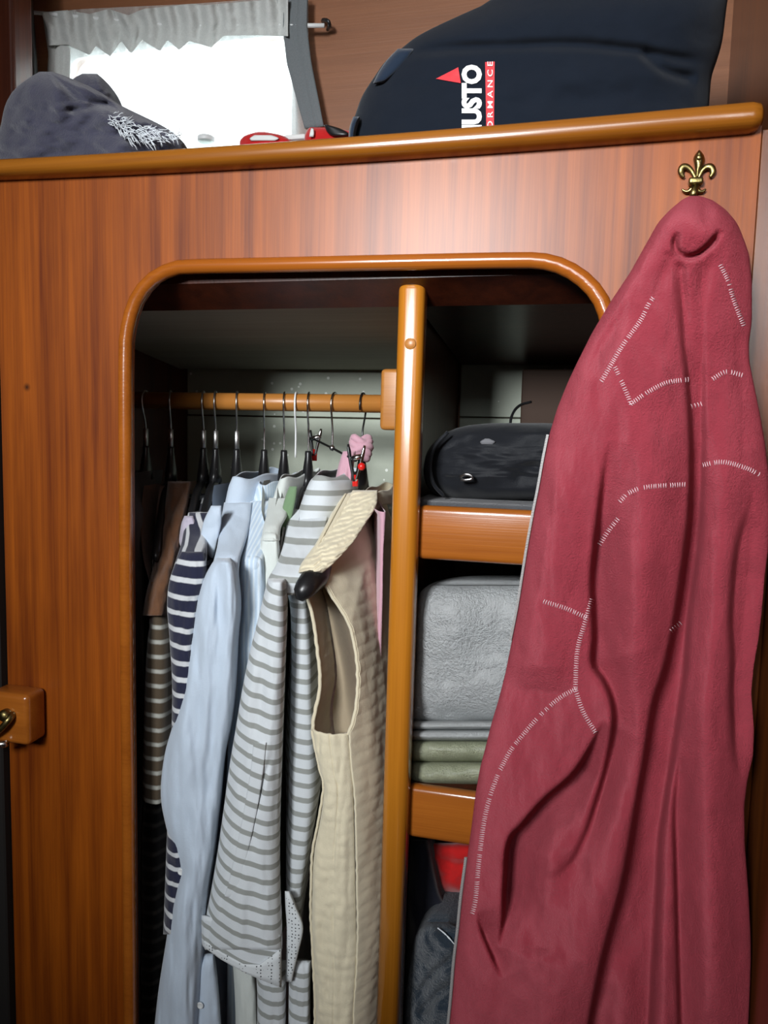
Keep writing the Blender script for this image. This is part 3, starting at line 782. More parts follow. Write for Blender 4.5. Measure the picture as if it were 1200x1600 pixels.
# ================================================================== GARMENTS
def garment(name, hookx, rows, d0, d1, zneck, mat, parent=None, nu=56, nv=80, neck=.075, ripple=.006, seed=1, thick_top=.009, sl=1.0, pw=2.6, dispx=None, dz=None, **kw):
    """cloth over a hanger: near edge given by rows (py, xl, xr) at depth d0, running back to d1, its shoulders rising to zneck at the rail"""
    R = rows_at(rows, 140); A = PA(R[:, 1], R[:, 0], d0); B = PA(R[:, 2], R[:, 0], d0)
    zz = (A[:, 2] + B[:, 2]) / 2; xa, xb_ = A[:, 0], B[:, 0]
    zsh, zbot = zz[0], zz[-1]; yc = (d0 + d1) / 2; hy = (d1 - d0) / 2
    th = np.linspace(0, 2 * np.pi, nu, endpoint=False)
    cy = np.sign(np.cos(th)) * np.abs(np.cos(th)) ** .8; sx = np.sign(np.sin(th)) * np.abs(np.sin(th)) ** (.55)
    y = yc - hy * cy
    rel = np.clip((1 - np.abs(y - YR) / np.where(y < YR, YR - d0, d1 - YR)), 0, 1)
    rise = np.clip(rel / (1 - neck / hy), 0, 1) ** sl
    zt = zsh + (zneck - zsh) * rise
    v = np.linspace(0, 1, nv)[:, None]; v = .35 * v * v + .65 * v
    z = zt[None, :] + (zbot - zt[None, :]) * v
    o_ = np.argsort(zz); xl = np.interp(z, zz[o_], xa[o_]); xr = np.interp(z, zz[o_], xb_[o_])
    k = np.clip((z - zsh) / max(1e-4, zneck - zsh), 0, 1)
    cx = hookx + ((xl + xr) / 2 - hookx) * np.clip((YR - y) / (YR - d0), -1, 1)[None, :] * (.35 + .65 * (1 - k)); hw = (xr - xl) / 2
    dt = zt[None, :] - z
    ridge = np.sqrt(np.clip(dt / .07, 0, 1)); hw = hw * ridge + thick_top * (1 - ridge)
    x = cx + hw * sx[None, :]
    yy = np.repeat(y[None, :], nv, 0)
    gro = np.clip(dt / .25, 0, 1)
    x = x + ripple * gro * (fbm(yy * 22 + 5, z * 3.0, seed) * 2) * np.sign(sx)[None, :] ** 2 + .35 * ripple * fbm(yy * 60, z * 25, seed + 5)
    yy = yy + .4 * ripple * gro * fbm(x * 60, z * 5., seed + 9) * 2
    if dispx is not None: x = x + dispx(x, yy, z, sx[None, :])
    if dz is not None: z = z + dz(yy, z)
    Vv = np.stack((x, yy, z), -1); idx = np.arange(nv * nu).reshape(nv, nu); a_, b_ = idx[:-1], idx[1:]
    f = np.stack((a_, np.roll(a_, -1, 1), np.roll(b_, -1, 1), b_), -1).reshape(-1, 4).tolist()
    V_ = Vv.reshape(-1, 3)
    ob = mk(name, V_, f, mat, parent, uv=np.stack((V_[:, 1] + V_[:, 0], V_[:, 2]), -1), **kw)
    return ob
def collar_ring(name, hookx, rows, d0, d1, mat, parent, ztilt=.0, nu=48, seed=1, **kw):
    """a band round the neck: rows (py, xl, xr, grow) at depth d0; each further row grows outwards by grow metres"""
    R = np.asarray(rows, float); n = 14; Rr = np.stack([np.interp(np.linspace(0, 1, n), np.linspace(0, 1, len(R)), R[:, k]) for k in range(4)], -1)
    A = PA(Rr[:, 1], Rr[:, 0], d0); B = PA(Rr[:, 2], Rr[:, 0], d0); V_ = []
    th = np.linspace(0, 2 * np.pi, nu, endpoint=False)
    for i in range(n):
        cxx = (A[i, 0] + B[i, 0]) / 2; hw = (B[i, 0] - A[i, 0]) / 2; yc = (d0 + d1) / 2; hy = (d1 - d0) / 2 + Rr[i, 3]
        for t in th:
            yy = yc - hy * math.cos(t); xx = cxx + hw * np.sign(math.sin(t)) * abs(math.sin(t)) ** .7
            V_.append((xx, yy, (A[i, 2] + B[i, 2]) / 2 + ztilt * math.sin(t) * 0 + .004 * (1 + math.cos(t)) * -1 + .002 * math.sin(5 * t + seed)))
    idx = np.arange(n * nu).reshape(n, nu); a_, b_ = idx[:-1], idx[1:]
    f = np.stack((a_, np.roll(a_, -1, 1), np.roll(b_, -1, 1), b_), -1).reshape(-1, 4).tolist()
    V_ = np.array(V_); o = mk(name, V_, f, mat, parent, uv=np.stack((V_[:, 1] + V_[:, 0], V_[:, 2]), -1), **kw)
    md = o.modifiers.new('thick', 'SOLIDIFY'); md.thickness = .0015; return o
def wr(amp, fx, fy, seed, extra=None):
    def f(px, py, u, v):
        z = amp * fbm(px / fx, py / fy, seed) + amp * .35 * fbm(px / fx * 2.6, py / fy * 2.2, seed + 4)
        if extra is not None: z = z + extra(px, py)
        return z
    return f
def zpx(py, px=450, d=YR): return P(px, py, d)[2]

def garm_root(name, label, cat, px):
    return root(name, (HX(px), YR, zr - .06), label, cat)

# --- dim things at the left end
g = garm_root('dark_coat', 'dark navy coat in the shadow behind the left edge of the opening', 'coat', 228)
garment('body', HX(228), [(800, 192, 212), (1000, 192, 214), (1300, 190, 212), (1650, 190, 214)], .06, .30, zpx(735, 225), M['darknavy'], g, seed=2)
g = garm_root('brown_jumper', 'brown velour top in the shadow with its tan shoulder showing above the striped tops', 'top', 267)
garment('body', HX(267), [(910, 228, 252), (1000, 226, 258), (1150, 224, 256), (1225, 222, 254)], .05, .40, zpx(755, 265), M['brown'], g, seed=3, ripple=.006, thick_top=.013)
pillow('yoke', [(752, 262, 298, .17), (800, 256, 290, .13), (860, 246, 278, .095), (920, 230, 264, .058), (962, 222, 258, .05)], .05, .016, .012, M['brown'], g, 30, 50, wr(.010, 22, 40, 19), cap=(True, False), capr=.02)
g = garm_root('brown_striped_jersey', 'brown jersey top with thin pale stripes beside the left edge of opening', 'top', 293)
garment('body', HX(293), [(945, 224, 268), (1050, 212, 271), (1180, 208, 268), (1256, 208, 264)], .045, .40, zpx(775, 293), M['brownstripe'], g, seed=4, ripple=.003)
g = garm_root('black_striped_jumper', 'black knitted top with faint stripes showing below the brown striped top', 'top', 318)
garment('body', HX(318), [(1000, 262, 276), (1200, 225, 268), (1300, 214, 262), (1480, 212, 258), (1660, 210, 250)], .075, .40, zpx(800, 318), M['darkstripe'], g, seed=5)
# --- navy striped top
g = garm_root('navy_striped_jersey', 'navy jersey top with white stripes and a lilac collar left of pale blue shirt', 'top', 337)
garment('body', HX(337), [(862, 280, 314), (1000, 270, 305), (1460, 258, 290)], .07, .40, zpx(770, 337), M['navystripe'], g, seed=6, ripple=.003)
pillow('yoke', [(800, 294, 328, .125), (830, 287, 322, .09), (850, 283, 322, .06), (872, 276, 322, .028), (890, 270, 320, .026)], .05, .013, .012, M['navystripe_bias'], g, 30, 40, wr(.004, 22, 26, 18), cap=(True, False), capr=.02)
pillow('sleeve', [(862, 284, 318), (880, 274, 322), (910, 264, 321), (950, 261, 312), (1000, 265, 306), (1100, 269, 302), (1300, 261, 296), (1460, 255, 288)], .022, .02, .012, M['navystripe'], g, 30, 90, wr(.006, 18, 30, 3), cap=(True, False))
pillow('collar', [(806, 288, 302), (820, 283, 307), (845, 280, 312), (858, 284, 314)], .10, .010, .006, M['lilac'], g, 24, 24, wr(.004, 12, 12, 8), label='lilac shoulder and collar piece')
# --- pale blue shirt
g = garm_root('pale_blue_shirt', 'plain pale blue long-sleeved shirt with small round buttons', 'shirt', 370)
garment('body', HX(370), [(874, 334, 371), (1000, 310, 345), (1400, 295, 340), (1750, 285, 335)], .08, .40, zpx(755, 370), M['bluewhite'], g, seed=7, thick_top=.014)
pillow('yoke', [(785, 350, 394, .135), (820, 344, 390, .10), (850, 340, 382, .062), (875, 334, 374, .030), (902, 326, 372, .026)], .05, .014, .012, M['bluewhite'], g, 30, 40, wr(.004, 22, 26, 17), cap=(True, False), capr=.02)
collar_ring('collar', HX(370), [(738, 352, 392, 0), (752, 345, 398, .004), (800, 338, 394, .012), (826, 336, 388, .016)], .135, .29, M['bluewhite'], g, seed=2)
pillow('collar_point', [(790, 330, 346), (815, 318, 346), (845, 313, 340), (862, 322, 336), (872, 330, 333)], .075, .006, .003, M['bluewhite'], g, 20, 24, wr(.003, 20, 20, 4))
pillow('sleeve', [(872, 338, 360), (882, 330, 367), (910, 316, 372), (950, 306, 375), (1000, 298, 371), (1080, 286, 367), (1130, 271, 361), (1180, 257, 351), (1240, 251, 345), (1290, 259, 339), (1340, 274, 333), (1363, 281, 329), (1382, 277, 326), (1420, 268, 322), (1480, 258, 318), (1560, 246, 312), (1680, 234, 306)],
       .018, .030, .02, M['bluewhite'], g, 44, 110, wr(.010, 26, 130, 12, lambda px, py: valley(px, py, [(345, 930), (340, 1050), (330, 1150), (318, 1280)], 9, .006)), capr=.012, cap=(True, False))
pillow('cuff', [(1490, 316, 334), (1520, 308, 338), (1560, 301, 342), (1620, 296, 346), (1680, 292, 350)], .022, .012, .008, M['bluewhite'], g, 24, 30, wr(.003, 16, 60, 2), cap=(True, False))
for (x, y, d) in ((282, 1363, .003), (312, 1572, .006)):
    mk('button', *lathe(P(x, y, d), [(.0042, .0022), (.0045, .0008), (.0040, 0), (.003, .0006)], 'y', 16), M['white_plastic'], g)
# --- pinstriped shirt
g = garm_root('pinstriped_shirt', 'pale blue pinstriped shirt between the plain blue and the off-white shirts', 'shirt', 413)
garment('body', HX(413), [(868, 378, 411), (1000, 349, 378), (1400, 344, 374), (1750, 340, 370)], .08, .40, zpx(762, 413), M['pinstripe'], g, seed=8, thick_top=.014)
pillow('yoke', [(782, 388, 422, .15), (820, 386, 420, .11), (850, 382, 415, .08), (876, 376, 412, .055), (900, 376, 412, .055)], .05, .014, .012, M['pinstripe'], g, 30, 40, wr(.004, 22, 26, 17), cap=(True, False), capr=.02)
collar_ring('collar', HX(413), [(747, 398, 422, 0), (760, 393, 424, .004), (790, 388, 422, .01), (806, 386, 420, .014)], .15, .29, M['pinstripe'], g, seed=4)
pillow('sleeve', [(866, 382, 404), (880, 376, 412), (940, 370, 416), (1010, 368, 414), (1120, 360, 400), (1250, 352, 396), (1400, 346, 392)], .055, .015, .012, M['pinstripe'], g, 30, 70, wr(.007, 20, 110, 21), capr=.02, cap=(True, False))
# --- off-white shirt
g = garm_root('off_white_shirt', 'off-white cotton shirt left of the grey striped blouse', 'shirt', 444)
garment('body', HX(444), [(828, 411, 437), (1000, 382, 408), (1400, 378, 405), (1750, 374, 400)], .08, .40, zpx(748, 444), M['offwhite'], g, seed=9, thick_top=.012)
pillow('yoke', [(778, 420, 452, .15), (805, 416, 448, .11), (825, 411, 438, .08), (845, 408, 436, .066)], .05, .014, .012, M['offwhite'], g, 30, 40, wr(.004, 22, 26, 17), cap=(True, False), capr=.02)
collar_ring('collar', HX(444), [(738, 432, 452, 0), (752, 426, 454, .004), (785, 418, 450, .01), (800, 416, 448, .014)], .15, .29, M['offwhite'], g, seed=6)
pillow('sleeve', [(830, 414, 430), (838, 409, 434), (880, 402, 438), (950, 392, 440), (1050, 376, 432), (1150, 366, 425), (1300, 360, 420)], .066, .013, .01, M['offwhite'], g, 30, 70, wr(.006, 20, 110, 24), capr=.02, cap=(True, False))
pillow('shirt_tail', [(1480, 362, 392), (1540, 366, 400), (1600, 368, 402), (1690, 366, 404)], .052, .012, .01, M['offwhite'], g, 24, 26, wr(.004, 14, 60, 27), cap=(True, False))
# --- sage green top
g = garm_root('sage_green_camisole', 'sage green top on the white wire hanger, mostly hidden beside the striped blouse', 'top', 462)
garment('body', HX(462), [(850, 440, 450), (1000, 411, 422), (1500, 408, 420)], .10, .40, zpx(765, 462), M['sage'], g, seed=10, thick_top=.010, neck=.05)
pillow('strap', [(760, 452, 464), (775, 446, 463), (800, 440, 458), (825, 437, 450), (838, 438, 444)], .115, .005, .004, M['sage'], g, 18, 22, wr(.002, 10, 20, 4))
# --- grey striped blouse
g = garm_root('grey_striped_blouse', 'white blouse with grey horizontal stripes and dotted hem beside the cream vest', 'blouse', 482)
garment('body', HX(482), [(893, 421, 476), (908, 424, 482), (930, 436, 487), (960, 445, 490), (1040, 447, 497), (1100, 446, 500), (1170, 444, 505), (1232, 442, 508), (1290, 442, 500), (1340, 440, 491), (1400, 440, 480), (1440, 440, 474), (1530, 442, 456)],
        .040, .40, zpx(762, 482), M['greystripe'], g, seed=11, ripple=.003, thick_top=.016)
pillow('yoke', [(795, 450, 516, .14), (830, 446, 506, .10), (860, 440, 496, .07), (885, 430, 488, .045), (905, 419, 480, .028), (930, 420, 462, .028)], .05, .014, .012, M['greystripe'], g, 30, 40, wr(.004, 22, 26, 17), cap=(True, False), capr=.02)
collar_ring('collar', HX(482), [(736, 480, 524, 0), (748, 468, 533, .003), (775, 458, 536, .010), (800, 452, 524, .016), (816, 448, 512, .018)], .125, .29, M['greystripe'], g, seed=8)
def sl_extra(px, py):
    return valley(px, py, [(424, 1180), (405, 1240), (385, 1310), (366, 1392)], 3.5, .004) + valley(px, py, [(415, 940), (410, 1060), (400, 1160)], 14, .006)
pillow('sleeve', [(904, 418, 446), (914, 416, 448), (960, 405, 448), (1020, 390, 446), (1080, 378, 444), (1140, 368, 442), (1200, 358, 440), (1260, 350, 438), (1330, 340, 437), (1390, 330, 438), (1430, 322, 440), (1470, 316, 441), (1484, 320, 441)],
       .016, .030, .014, M['greystripe_sag'], g, 54, 130, wr(.007, 40, 150, 31, sl_extra), capr=.014, cap=(True, False))
def hem_pts(x): return np.interp(x, [316, 345, 380, 410, 437], [1476, 1497, 1517, 1530, 1541])
# curved lower hem of the sleeve, dotted facing
hv = []; hfz = []
nx, nyy = 30, 8
for i in range(nx):
    x = 316 + (438 - 316) * i / (nx - 1)
    y0_, y1_ = 1430 + (x - 316) * .25, float(hem_pts(x))
    for j in range(nyy):
        t = j / (nyy - 1); u_ = i / (nx - 1)
        hv.append((x + 1.0 * t, y0_ + (y1_ - y0_) * t, .004 - .012 * math.sqrt(max(0, 1 - (2 * u_ - 1) ** 2)) + .002 * math.sin(9 * u_)))
hv = np.array(hv); Vh = PA(hv[:, 0], hv[:, 1], hv[:, 2])
fh = [(i * nyy + j, (i + 1) * nyy + j, (i + 1) * nyy + j + 1, i * nyy + j + 1) for i in range(nx - 1) for j in range(nyy - 1)]
o = mk('sleeve_end', Vh, fh, M['greystripe_sag'], g, uv=np.stack((Vh[:, 0], Vh[:, 2]), -1)); md = o.modifiers.new('thick', 'SOLIDIFY'); md.thickness = .003; md.offset = 0
hv2 = []
for i in range(nx):
    x = 316 + (438 - 316) * i / (nx - 1); y1_ = float(hem_pts(x)); wd = np.interp(x, [316, 380, 405, 438], [10, 12, 22, 60])
    for j in range(5):
        t = j / 4; u_ = i / (nx - 1)
        hv2.append((x + 1.0, y1_ - wd * (1 - t) + 1.5, .0015 - .012 * math.sqrt(max(0, 1 - (2 * u_ - 1) ** 2)) + .002 * math.sin(9 * u_)))
hv2 = np.array(hv2); Vh = PA(hv2[:, 0], hv2[:, 1], hv2[:, 2])
fh = [(i * 5 + j, (i + 1) * 5 + j, (i + 1) * 5 + j + 1, i * 5 + j + 1) for i in range(nx - 1) for j in range(4)]
o = mk('hem_facing', Vh, fh, M['dotted'], g, label='white hem facing with black dots'); md = o.modifiers.new('thick', 'SOLIDIFY'); md.thickness = .002; md.offset = 0
pillow('tab', [(1160, 396, 416), (1200, 392, 412), (1260, 382, 403), (1320, 370, 390), (1380, 357, 376), (1402, 350, 368)], -.0135, .0015, .0015, M['greystripe_sag'], g, 12, 40, None)
pillow('vent', [(1392, 445, 452), (1420, 446, 464), (1450, 448, 474), (1490, 447, 466), (1534, 446, 456)], .022, .006, .005, M['dotted'], g, 18, 24, None)
pillow('shirt_tail', [(1500, 398, 448), (1560, 402, 446), (1690, 400, 446)], .036, .014, .01, M['greystripe'], g, 24, 26, wr(.004, 14, 60, 37), cap=(True, False))
pillow('shirt_tail', [(1500, 452, 486), (1560, 451, 484), (1690, 450, 486)], .042, .014, .01, M['greystripe'], g, 24, 26, wr(.004, 14, 60, 38), cap=(True, False))
# --- pink scarf / top
g = garm_root('pink_cardigan', 'dusty pink top knotted over the hanger hook between striped blouse and cream vest', 'top', 545)
m = MB()
cc = P(563, 700, YR - .01)
for k in range(5):
    t = np.linspace(0, 2 * math.pi, 30, endpoint=False)
    rr_ = .013 - .0012 * abs(k - 2)
    ring = np.stack((cc[0] + (rr_ + .001 * np.sin(3 * t + k)) * np.cos(t), cc[1] + rr_ * np.sin(t), cc[2] + .011 - .0055 * k + .0035 * np.sin(2 * t + k * 1.3)), -1)
    m.add(tube(ring, .0052, 8, True))
m.build('knot', M['pink'], g)
pillow('drape', [(705, 536, 556), (730, 528, 552), (780, 518, 548), (830, 506, 540), (900, 500, 535), (1000, 505, 540)], YR - .04, .014, .012, M['pink'], g, 26, 50, wr(.006, 12, 60, 41))
garment('body', HX(590), [(800, 594, 604), (1000, 590, 602), (1300, 576, 597), (1450, 560, 594), (1700, 548, 590)], .11, .38, zpx(775, 592), M['pink'], g, seed=15, neck=.05, nu=40, nv=60, ripple=.003)
# --- cream quilted vest
g = garm_root('cream_vest', 'cream quilted sleeveless vest with open armhole, nearest the centre post', 'vest', 566)
def quilt(x, y, z, sx):
    # stitched channels running front to back with puckers between
    band = np.abs(np.sin(np.pi * z / .0155)); puck = np.sin((y * 190 + 5 * np.floor(z / .0155)) + 2 * fbm(y * 40, z * 40, 4))
    side = np.where(sx > .25, 1.0, np.where(sx < -.25, -1.0, 0))
    vert = np.abs(np.sin(np.pi * (y - .02) / .021)) ** .25; band = np.abs(np.sin(np.pi * z / .0155 + .5 * fbm(y * 30, z * 20, 2)))
    return side * (.0009 * band ** .6 * (.55 + .45 * vert) + .0004 * puck * band)
vr = [(890, 466, 498), (906, 470, 503), (930, 476, 507), (960, 484, 514), (1020, 492, 527), (1080, 497, 536), (1140, 490, 543), (1200, 500, 548), (1232, 508, 551), (1290, 500, 553), (1340, 491, 554), (1420, 488, 556), (1500, 490, 556), (1610, 494, 550), (1640, 494, 550)]
# upper body: the near edge is open (armhole); built as the right and left faces, with a side panel below the armhole
def vest_body():
    R = rows_at(vr, 160); d0, d1 = .020, .40
    A = PA(R[:, 1], R[:, 0], d0); B = PA(R[:, 2], R[:, 0], d0); zz = (A[:, 2] + B[:, 2]) / 2; o_ = np.argsort(zz)
    zsh, zbot = zz[0], zz[-1]; zneck = zpx(768, 566); hx = HX(566); zarm = P(525, 1143, d0)[2]
    nv, ny = 220, 150
    yv = d0 + (d1 - d0) * (np.linspace(0, 1, ny) ** 1.25); rel = np.clip(1 - np.abs(yv - YR) / (YR - d0), 0, 1); rise = np.clip(rel / (1 - .07 / .2), 0, 1) ** .9
    zt = zsh + (zneck - zsh) * rise
    for side in (1, -1):
        v = np.linspace(0, 1, nv)[:, None]; z = zt[None, :] + (zbot - zt[None, :]) * v
        xe = np.interp(z, zz[o_], (B if side > 0 else A)[:, 0][o_]); xo = np.interp(z, zz[o_], (A if side > 0 else B)[:, 0][o_])
        k = np.clip((z - zsh) / (zneck - zsh), 0, 1); cx = (xe + xo) / 2 * (1 - k) + hx * k; hw = np.abs(xe - xo) / 2
        dt = zt[None, :] - z; rg = np.sqrt(np.clip(dt / .05, 0, 1)); hw = hw * (.35 + .65 * rg)
        hw = np.where(dt < .012, hw * np.sqrt(np.clip(dt / .012, 0, 1)), hw)
        Y = np.repeat(yv[None, :], nv, 0)
        # armhole: the near edge is cut back in an arc on both faces
        ta = np.clip((z - zarm) / (zsh - zarm), 0, 1)
        cut = (.030 if side > 0 else .012) * np.sin(np.pi * np.clip(ta, 0, 1)) ** .8 * (z > zarm)
        Y = Y + cut * (1 - (Y - d0) / (d1 - d0)) ** 6
        x = cx + side * hw
        if side > 0: x = x + .031 * (1 - np.exp(-np.maximum(Y - d0, 0) / .045)) * np.clip(dt / .07, 0, 1) * (1 - .5 * (Y - d0) / (d1 - d0))
        x = x + (quilt(x, Y, z, np.full(z.shape, side * 1.0)) + side * .004 * fbm(Y * 18, z * 5, 8)) * np.clip(dt / .02, 0, 1)
        x = np.minimum(x, np.minimum(XPL, np.interp(z, [POST_B[2], POST_T[2]], [POST_B[0], POST_T[0]]) - wpost / 2) - .004)
        Vv = np.stack((x, Y, z), -1); idx = np.arange(nv * ny).reshape(nv, ny); a_, b_ = idx[:-1], idx[1:]
        f = np.stack((a_[:, :-1], a_[:, 1:], b_[:, 1:], b_[:, :-1]), -1).reshape(-1, 4).tolist()
        o = mk('quilted_face', Vv.reshape(-1, 3), f, M['cream'], g, uv=Vv.reshape(-1, 3)[:, 1:3])
        md = o.modifiers.new('thick', 'SOLIDIFY'); md.thickness = .003; md.offset = -1 if side > 0 else 1
        # bound edge of the armhole
        edge = np.stack((x[:, 0], Y[:, 0] - .001, z[:, 0]), -1); edge = edge[(edge[:, 2] > zarm - .004) & (edge[:, 2] < zsh)]
        mk('armhole_binding', *tube(edge[::2], .0022, 8), M['cream'], g)
    # side panel below the armhole
    zi = np.linspace(zarm, zbot, 150); nw = 30; V_ = []
    for zq in zi:
        l_, r_ = np.interp(zq, zz[o_], A[:, 0][o_]), np.interp(zq, zz[o_], B[:, 0][o_])
        for j in range(nw):
            t = j / (nw - 1); s_ = 2 * t - 1
            V_.append((l_ + (r_ - l_) * t, d0 + .004 - .012 * math.sqrt(max(0, 1 - abs(s_) ** 2.5)), zq))
    V_ = np.array(V_)
    V_[:, 1] += .0035 * fbm(V_[:, 0] * 120, V_[:, 2] * 12, 5) - .0016 * np.abs(np.sin(np.pi * V_[:, 2] / .0155 + 1.2 * fbm(V_[:, 0] * 60, V_[:, 2] * 30, 6))) ** .6 * (.5 + fbm(V_[:, 0] * 90, V_[:, 2] * 60, 7)) + .0012 * fbm(V_[:, 0] * 260, V_[:, 2] * 120, 11) + .002 * np.exp(-((V_[:, 0] - np.interp(V_[:, 2], zz[o_], ((A + B * 1.2) / 2.2)[:, 0][o_])) / .0012) ** 2)
    f = [(i * nw + j, i * nw + j + 1, (i + 1) * nw + j + 1, (i + 1) * nw + j) for i in range(len(zi) - 1) for j in range(nw - 1)]
    o = mk('side_panel', V_, f, M['cream'], g, uv=V_[:, [0, 2]]); md = o.modifiers.new('thick', 'SOLIDIFY'); md.thickness = .003; md.offset = 0
    # lining seen through the armhole
    zi = np.linspace(zbot + .01, zsh - .004, 60); V_ = []; nw = 16
    for zq in zi:
        l_, r_ = np.interp(zq, zz[o_], A[:, 0][o_]) + .004, np.interp(zq, zz[o_], B[:, 0][o_]) - .006
        for j in range(nw):
            t = j / (nw - 1); V_.append((l_ + (r_ - l_) * t, .075 + .03 * t + .006 * math.sin(6 * t + zq * 20), zq))
    f = [(i * nw + j, i * nw + j + 1, (i + 1) * nw + j + 1, (i + 1) * nw + j) for i in range(len(zi) - 1) for j in range(nw - 1)]
    mk('lining', V_, f, M['creamlining'], g, label='beige lining inside the armhole')
pillow('yoke', [(766, 551, 590, .165), (790, 536, 588, .135), (820, 514, 570, .098), (850, 493, 550, .062), (880, 471, 522, .030), (895, 466, 504, .018)], .05, .011, .010, M['cream'], g, 60, 140,
       lambda px, py, u, v: .0011 * np.sin((py + .35 * px + 6 * fbm(px / 14, py / 14, 3)) / 1.25) + .003 * fbm(px / 18, py / 12, 8), cap=(True, True), capr=.03)
vest_body()
collar_ring('collar', HX(566), [(764, 558, 586, 0), (772, 555, 590, .001), (786, 552, 592, .002)], .155, .29, M['cream'], g, seed=3)

# ================================================================== SHELF CONTENTS
sx0 = XPL + .017
zb1, zb2 = LIPS
mt = mk('shelf_mat', *box2((sx0 + .001, .075, zb1 - .001), (XR - .03, .38, zb1 + .014), .005, 3), M['mat'])
tag(mt, 'charcoal fleece mat lying on the upper shelf under the black bag', 'mat')
BB = root('black_bag', P(770, 780, .1), 'black nylon zipped bag lying on the upper shelf', 'bag')
def bag_disp(px, py):
    return valley(px, py, [(690, 705), (740, 688), (800, 686), (880, 692)], 4, .007) + valley(px, py, [(735, 752), (770, 756), (820, 750), (880, 742)], 4, .006) \
        + valley(px, py, [(800, 745), (825, 738), (850, 725)], 12, .009) + valley(px, py, [(690, 745), (715, 747)], 3, .003)
pillow('body', [(661, 770, 850), (664, 735, 900), (672, 705, 930), (685, 684, 945), (705, 668, 950), (730, 662, 950), (752, 664, 950), (768, 674, 945), (777, 690, 930), (782, 710, 900)], .14, .055, .14, M['blackbag'], BB, 60, 60,
       wr(.008, 60, 20, 51, bag_disp), p=2.4, capr=.3)
mk('zip_puller', *tube(catmull([P(719, 745, .080), P(727, 741, .076), P(736, 743, .076), P(737, 748, .077), P(727, 750, .077), P(720, 749, .080)], 24), .0019, 8, False), M['dullsteel'], BB)
pillow('mesh_patch', [(685, 758, 764), (690, 750, 774), (694, 752, 770)], .089, .002, .002, M['meshgrey'], BB, 12, 8)
mk('strap', *tube(catmull([P(797, 666, .16), P(799, 652, .17), P(805, 640, .19), P(815, 632, .21), P(830, 628, .22)], 16), .0018, 8), M['black'], BB)
mk('side_piping', *tube(catmull([P(700, 675, .098), P(678, 700, .093), P(672, 730, .088), P(678, 757, .088), P(694, 775, .096)], 20), .0022, 8), M['blackbag'], BB)

def pile_fold(fx):
    return fx
bl_ = pillow('folded_blanket', [(914, 676, 900), (918, 664, 930), (930, 654, 945), (960, 646, 945), (1020, 642, 940), (1080, 639, 935), (1108, 638, 930), (1122, 640, 920), (1128, 648, 900)], .12, .055, .20, M['blanket'], None, 60, 60,
       wr(.014, 70, 60, 61, lambda px, py: valley(px, py, [(620, 1090), (660, 1105), (720, 1120), (800, 1135)], 5, .006)), p=6, capr=.25)
tag(bl_, 'thick folded silver-grey plush blanket on the middle shelf', 'blanket')
tw = root('folded_towel', P(690, 1150, .1), 'folded pale grey terry towel under the plush blanket', 'towel')
for k, rr_ in enumerate(([(1126, 646, 900), (1129, 639, 920), (1133, 637, 930), (1138, 639, 920), (1141, 646, 900)], [(1140, 646, 900), (1143, 639, 920), (1149, 637, 930), (1155, 639, 920), (1158, 646, 900)])):
    sh = [(y, a_, b_) for y, a_, b_ in rr_]
    # each fold dips towards the right like the shelf does
    pillow('fold', sh, .115, .05, .18, M['towel'], tw, 50, 20, wr(.005, 30, 14, 63 + k), p=6, capr=.5)
gt = root('green_towel', P(690, 1225, .1), 'folded pale green terry towel at the bottom of the middle shelf stack', 'towel')
for k, rr_ in enumerate(([(1157, 646, 900), (1162, 638, 920), (1174, 635, 930), (1186, 638, 920), (1191, 646, 900)], [(1190, 646, 900), (1195, 638, 920), (1208, 635, 930), (1220, 638, 920), (1226, 646, 900)])):
    pillow('fold', rr_, .115, .047, .18, M['greentowel'], gt, 50, 26, wr(.008, 24, 16, 67 + k), p=6, capr=.45)

rc = pillow('red_cloth', [(1316, 668, 800), (1340, 672, 800), (1370, 678, 800), (1384, 682, 800), (1398, 688, 800)], .20, .03, .10, M['redcloth'], None, 40, 26, wr(.012, 26, 30, 71), p=4, capr=.3)
tag(rc, 'bright red folded cloth in the bottom compartment under the lower shelf', 'clothing')
dk = pillow('dark_garment', [(1310, 640, 668), (1340, 638, 676), (1400, 636, 690), (1450, 634, 710), (1700, 628, 716)], .17, .03, .10, M['darknavy'], None, 30, 40, wr(.01, 26, 60, 73), p=4, capr=.2)
tag(dk, 'black garment standing against the post in the bottom compartment', 'clothing')
jn = root('dark_jeans', P(690, 1600, .1), 'dark blue denim jeans crumpled at the bottom right of the post', 'jeans')
pillow('fold', [(1440, 668, 700), (1460, 650, 740), (1500, 642, 800), (1560, 634, 810), (1700, 630, 810)], .10, .035, .12, M['jean'], jn, 50, 60,
       wr(.010, 30, 30, 75, lambda px, py: valley(px, py, [(650, 1560), (680, 1520), (720, 1490)], 6, .01) + valley(px, py, [(650, 1590), (690, 1550), (730, 1530)], 6, .01)), p=3, capr=.15)
mk('hem_fringe', *tube(catmull([P(684, 1450, .070), P(694, 1458, .066), P(702, 1466, .064), P(712, 1478, .063)], 16), [.0005 + .0007 * random.random() for _ in range(16)], 7), M['fray'], jn)

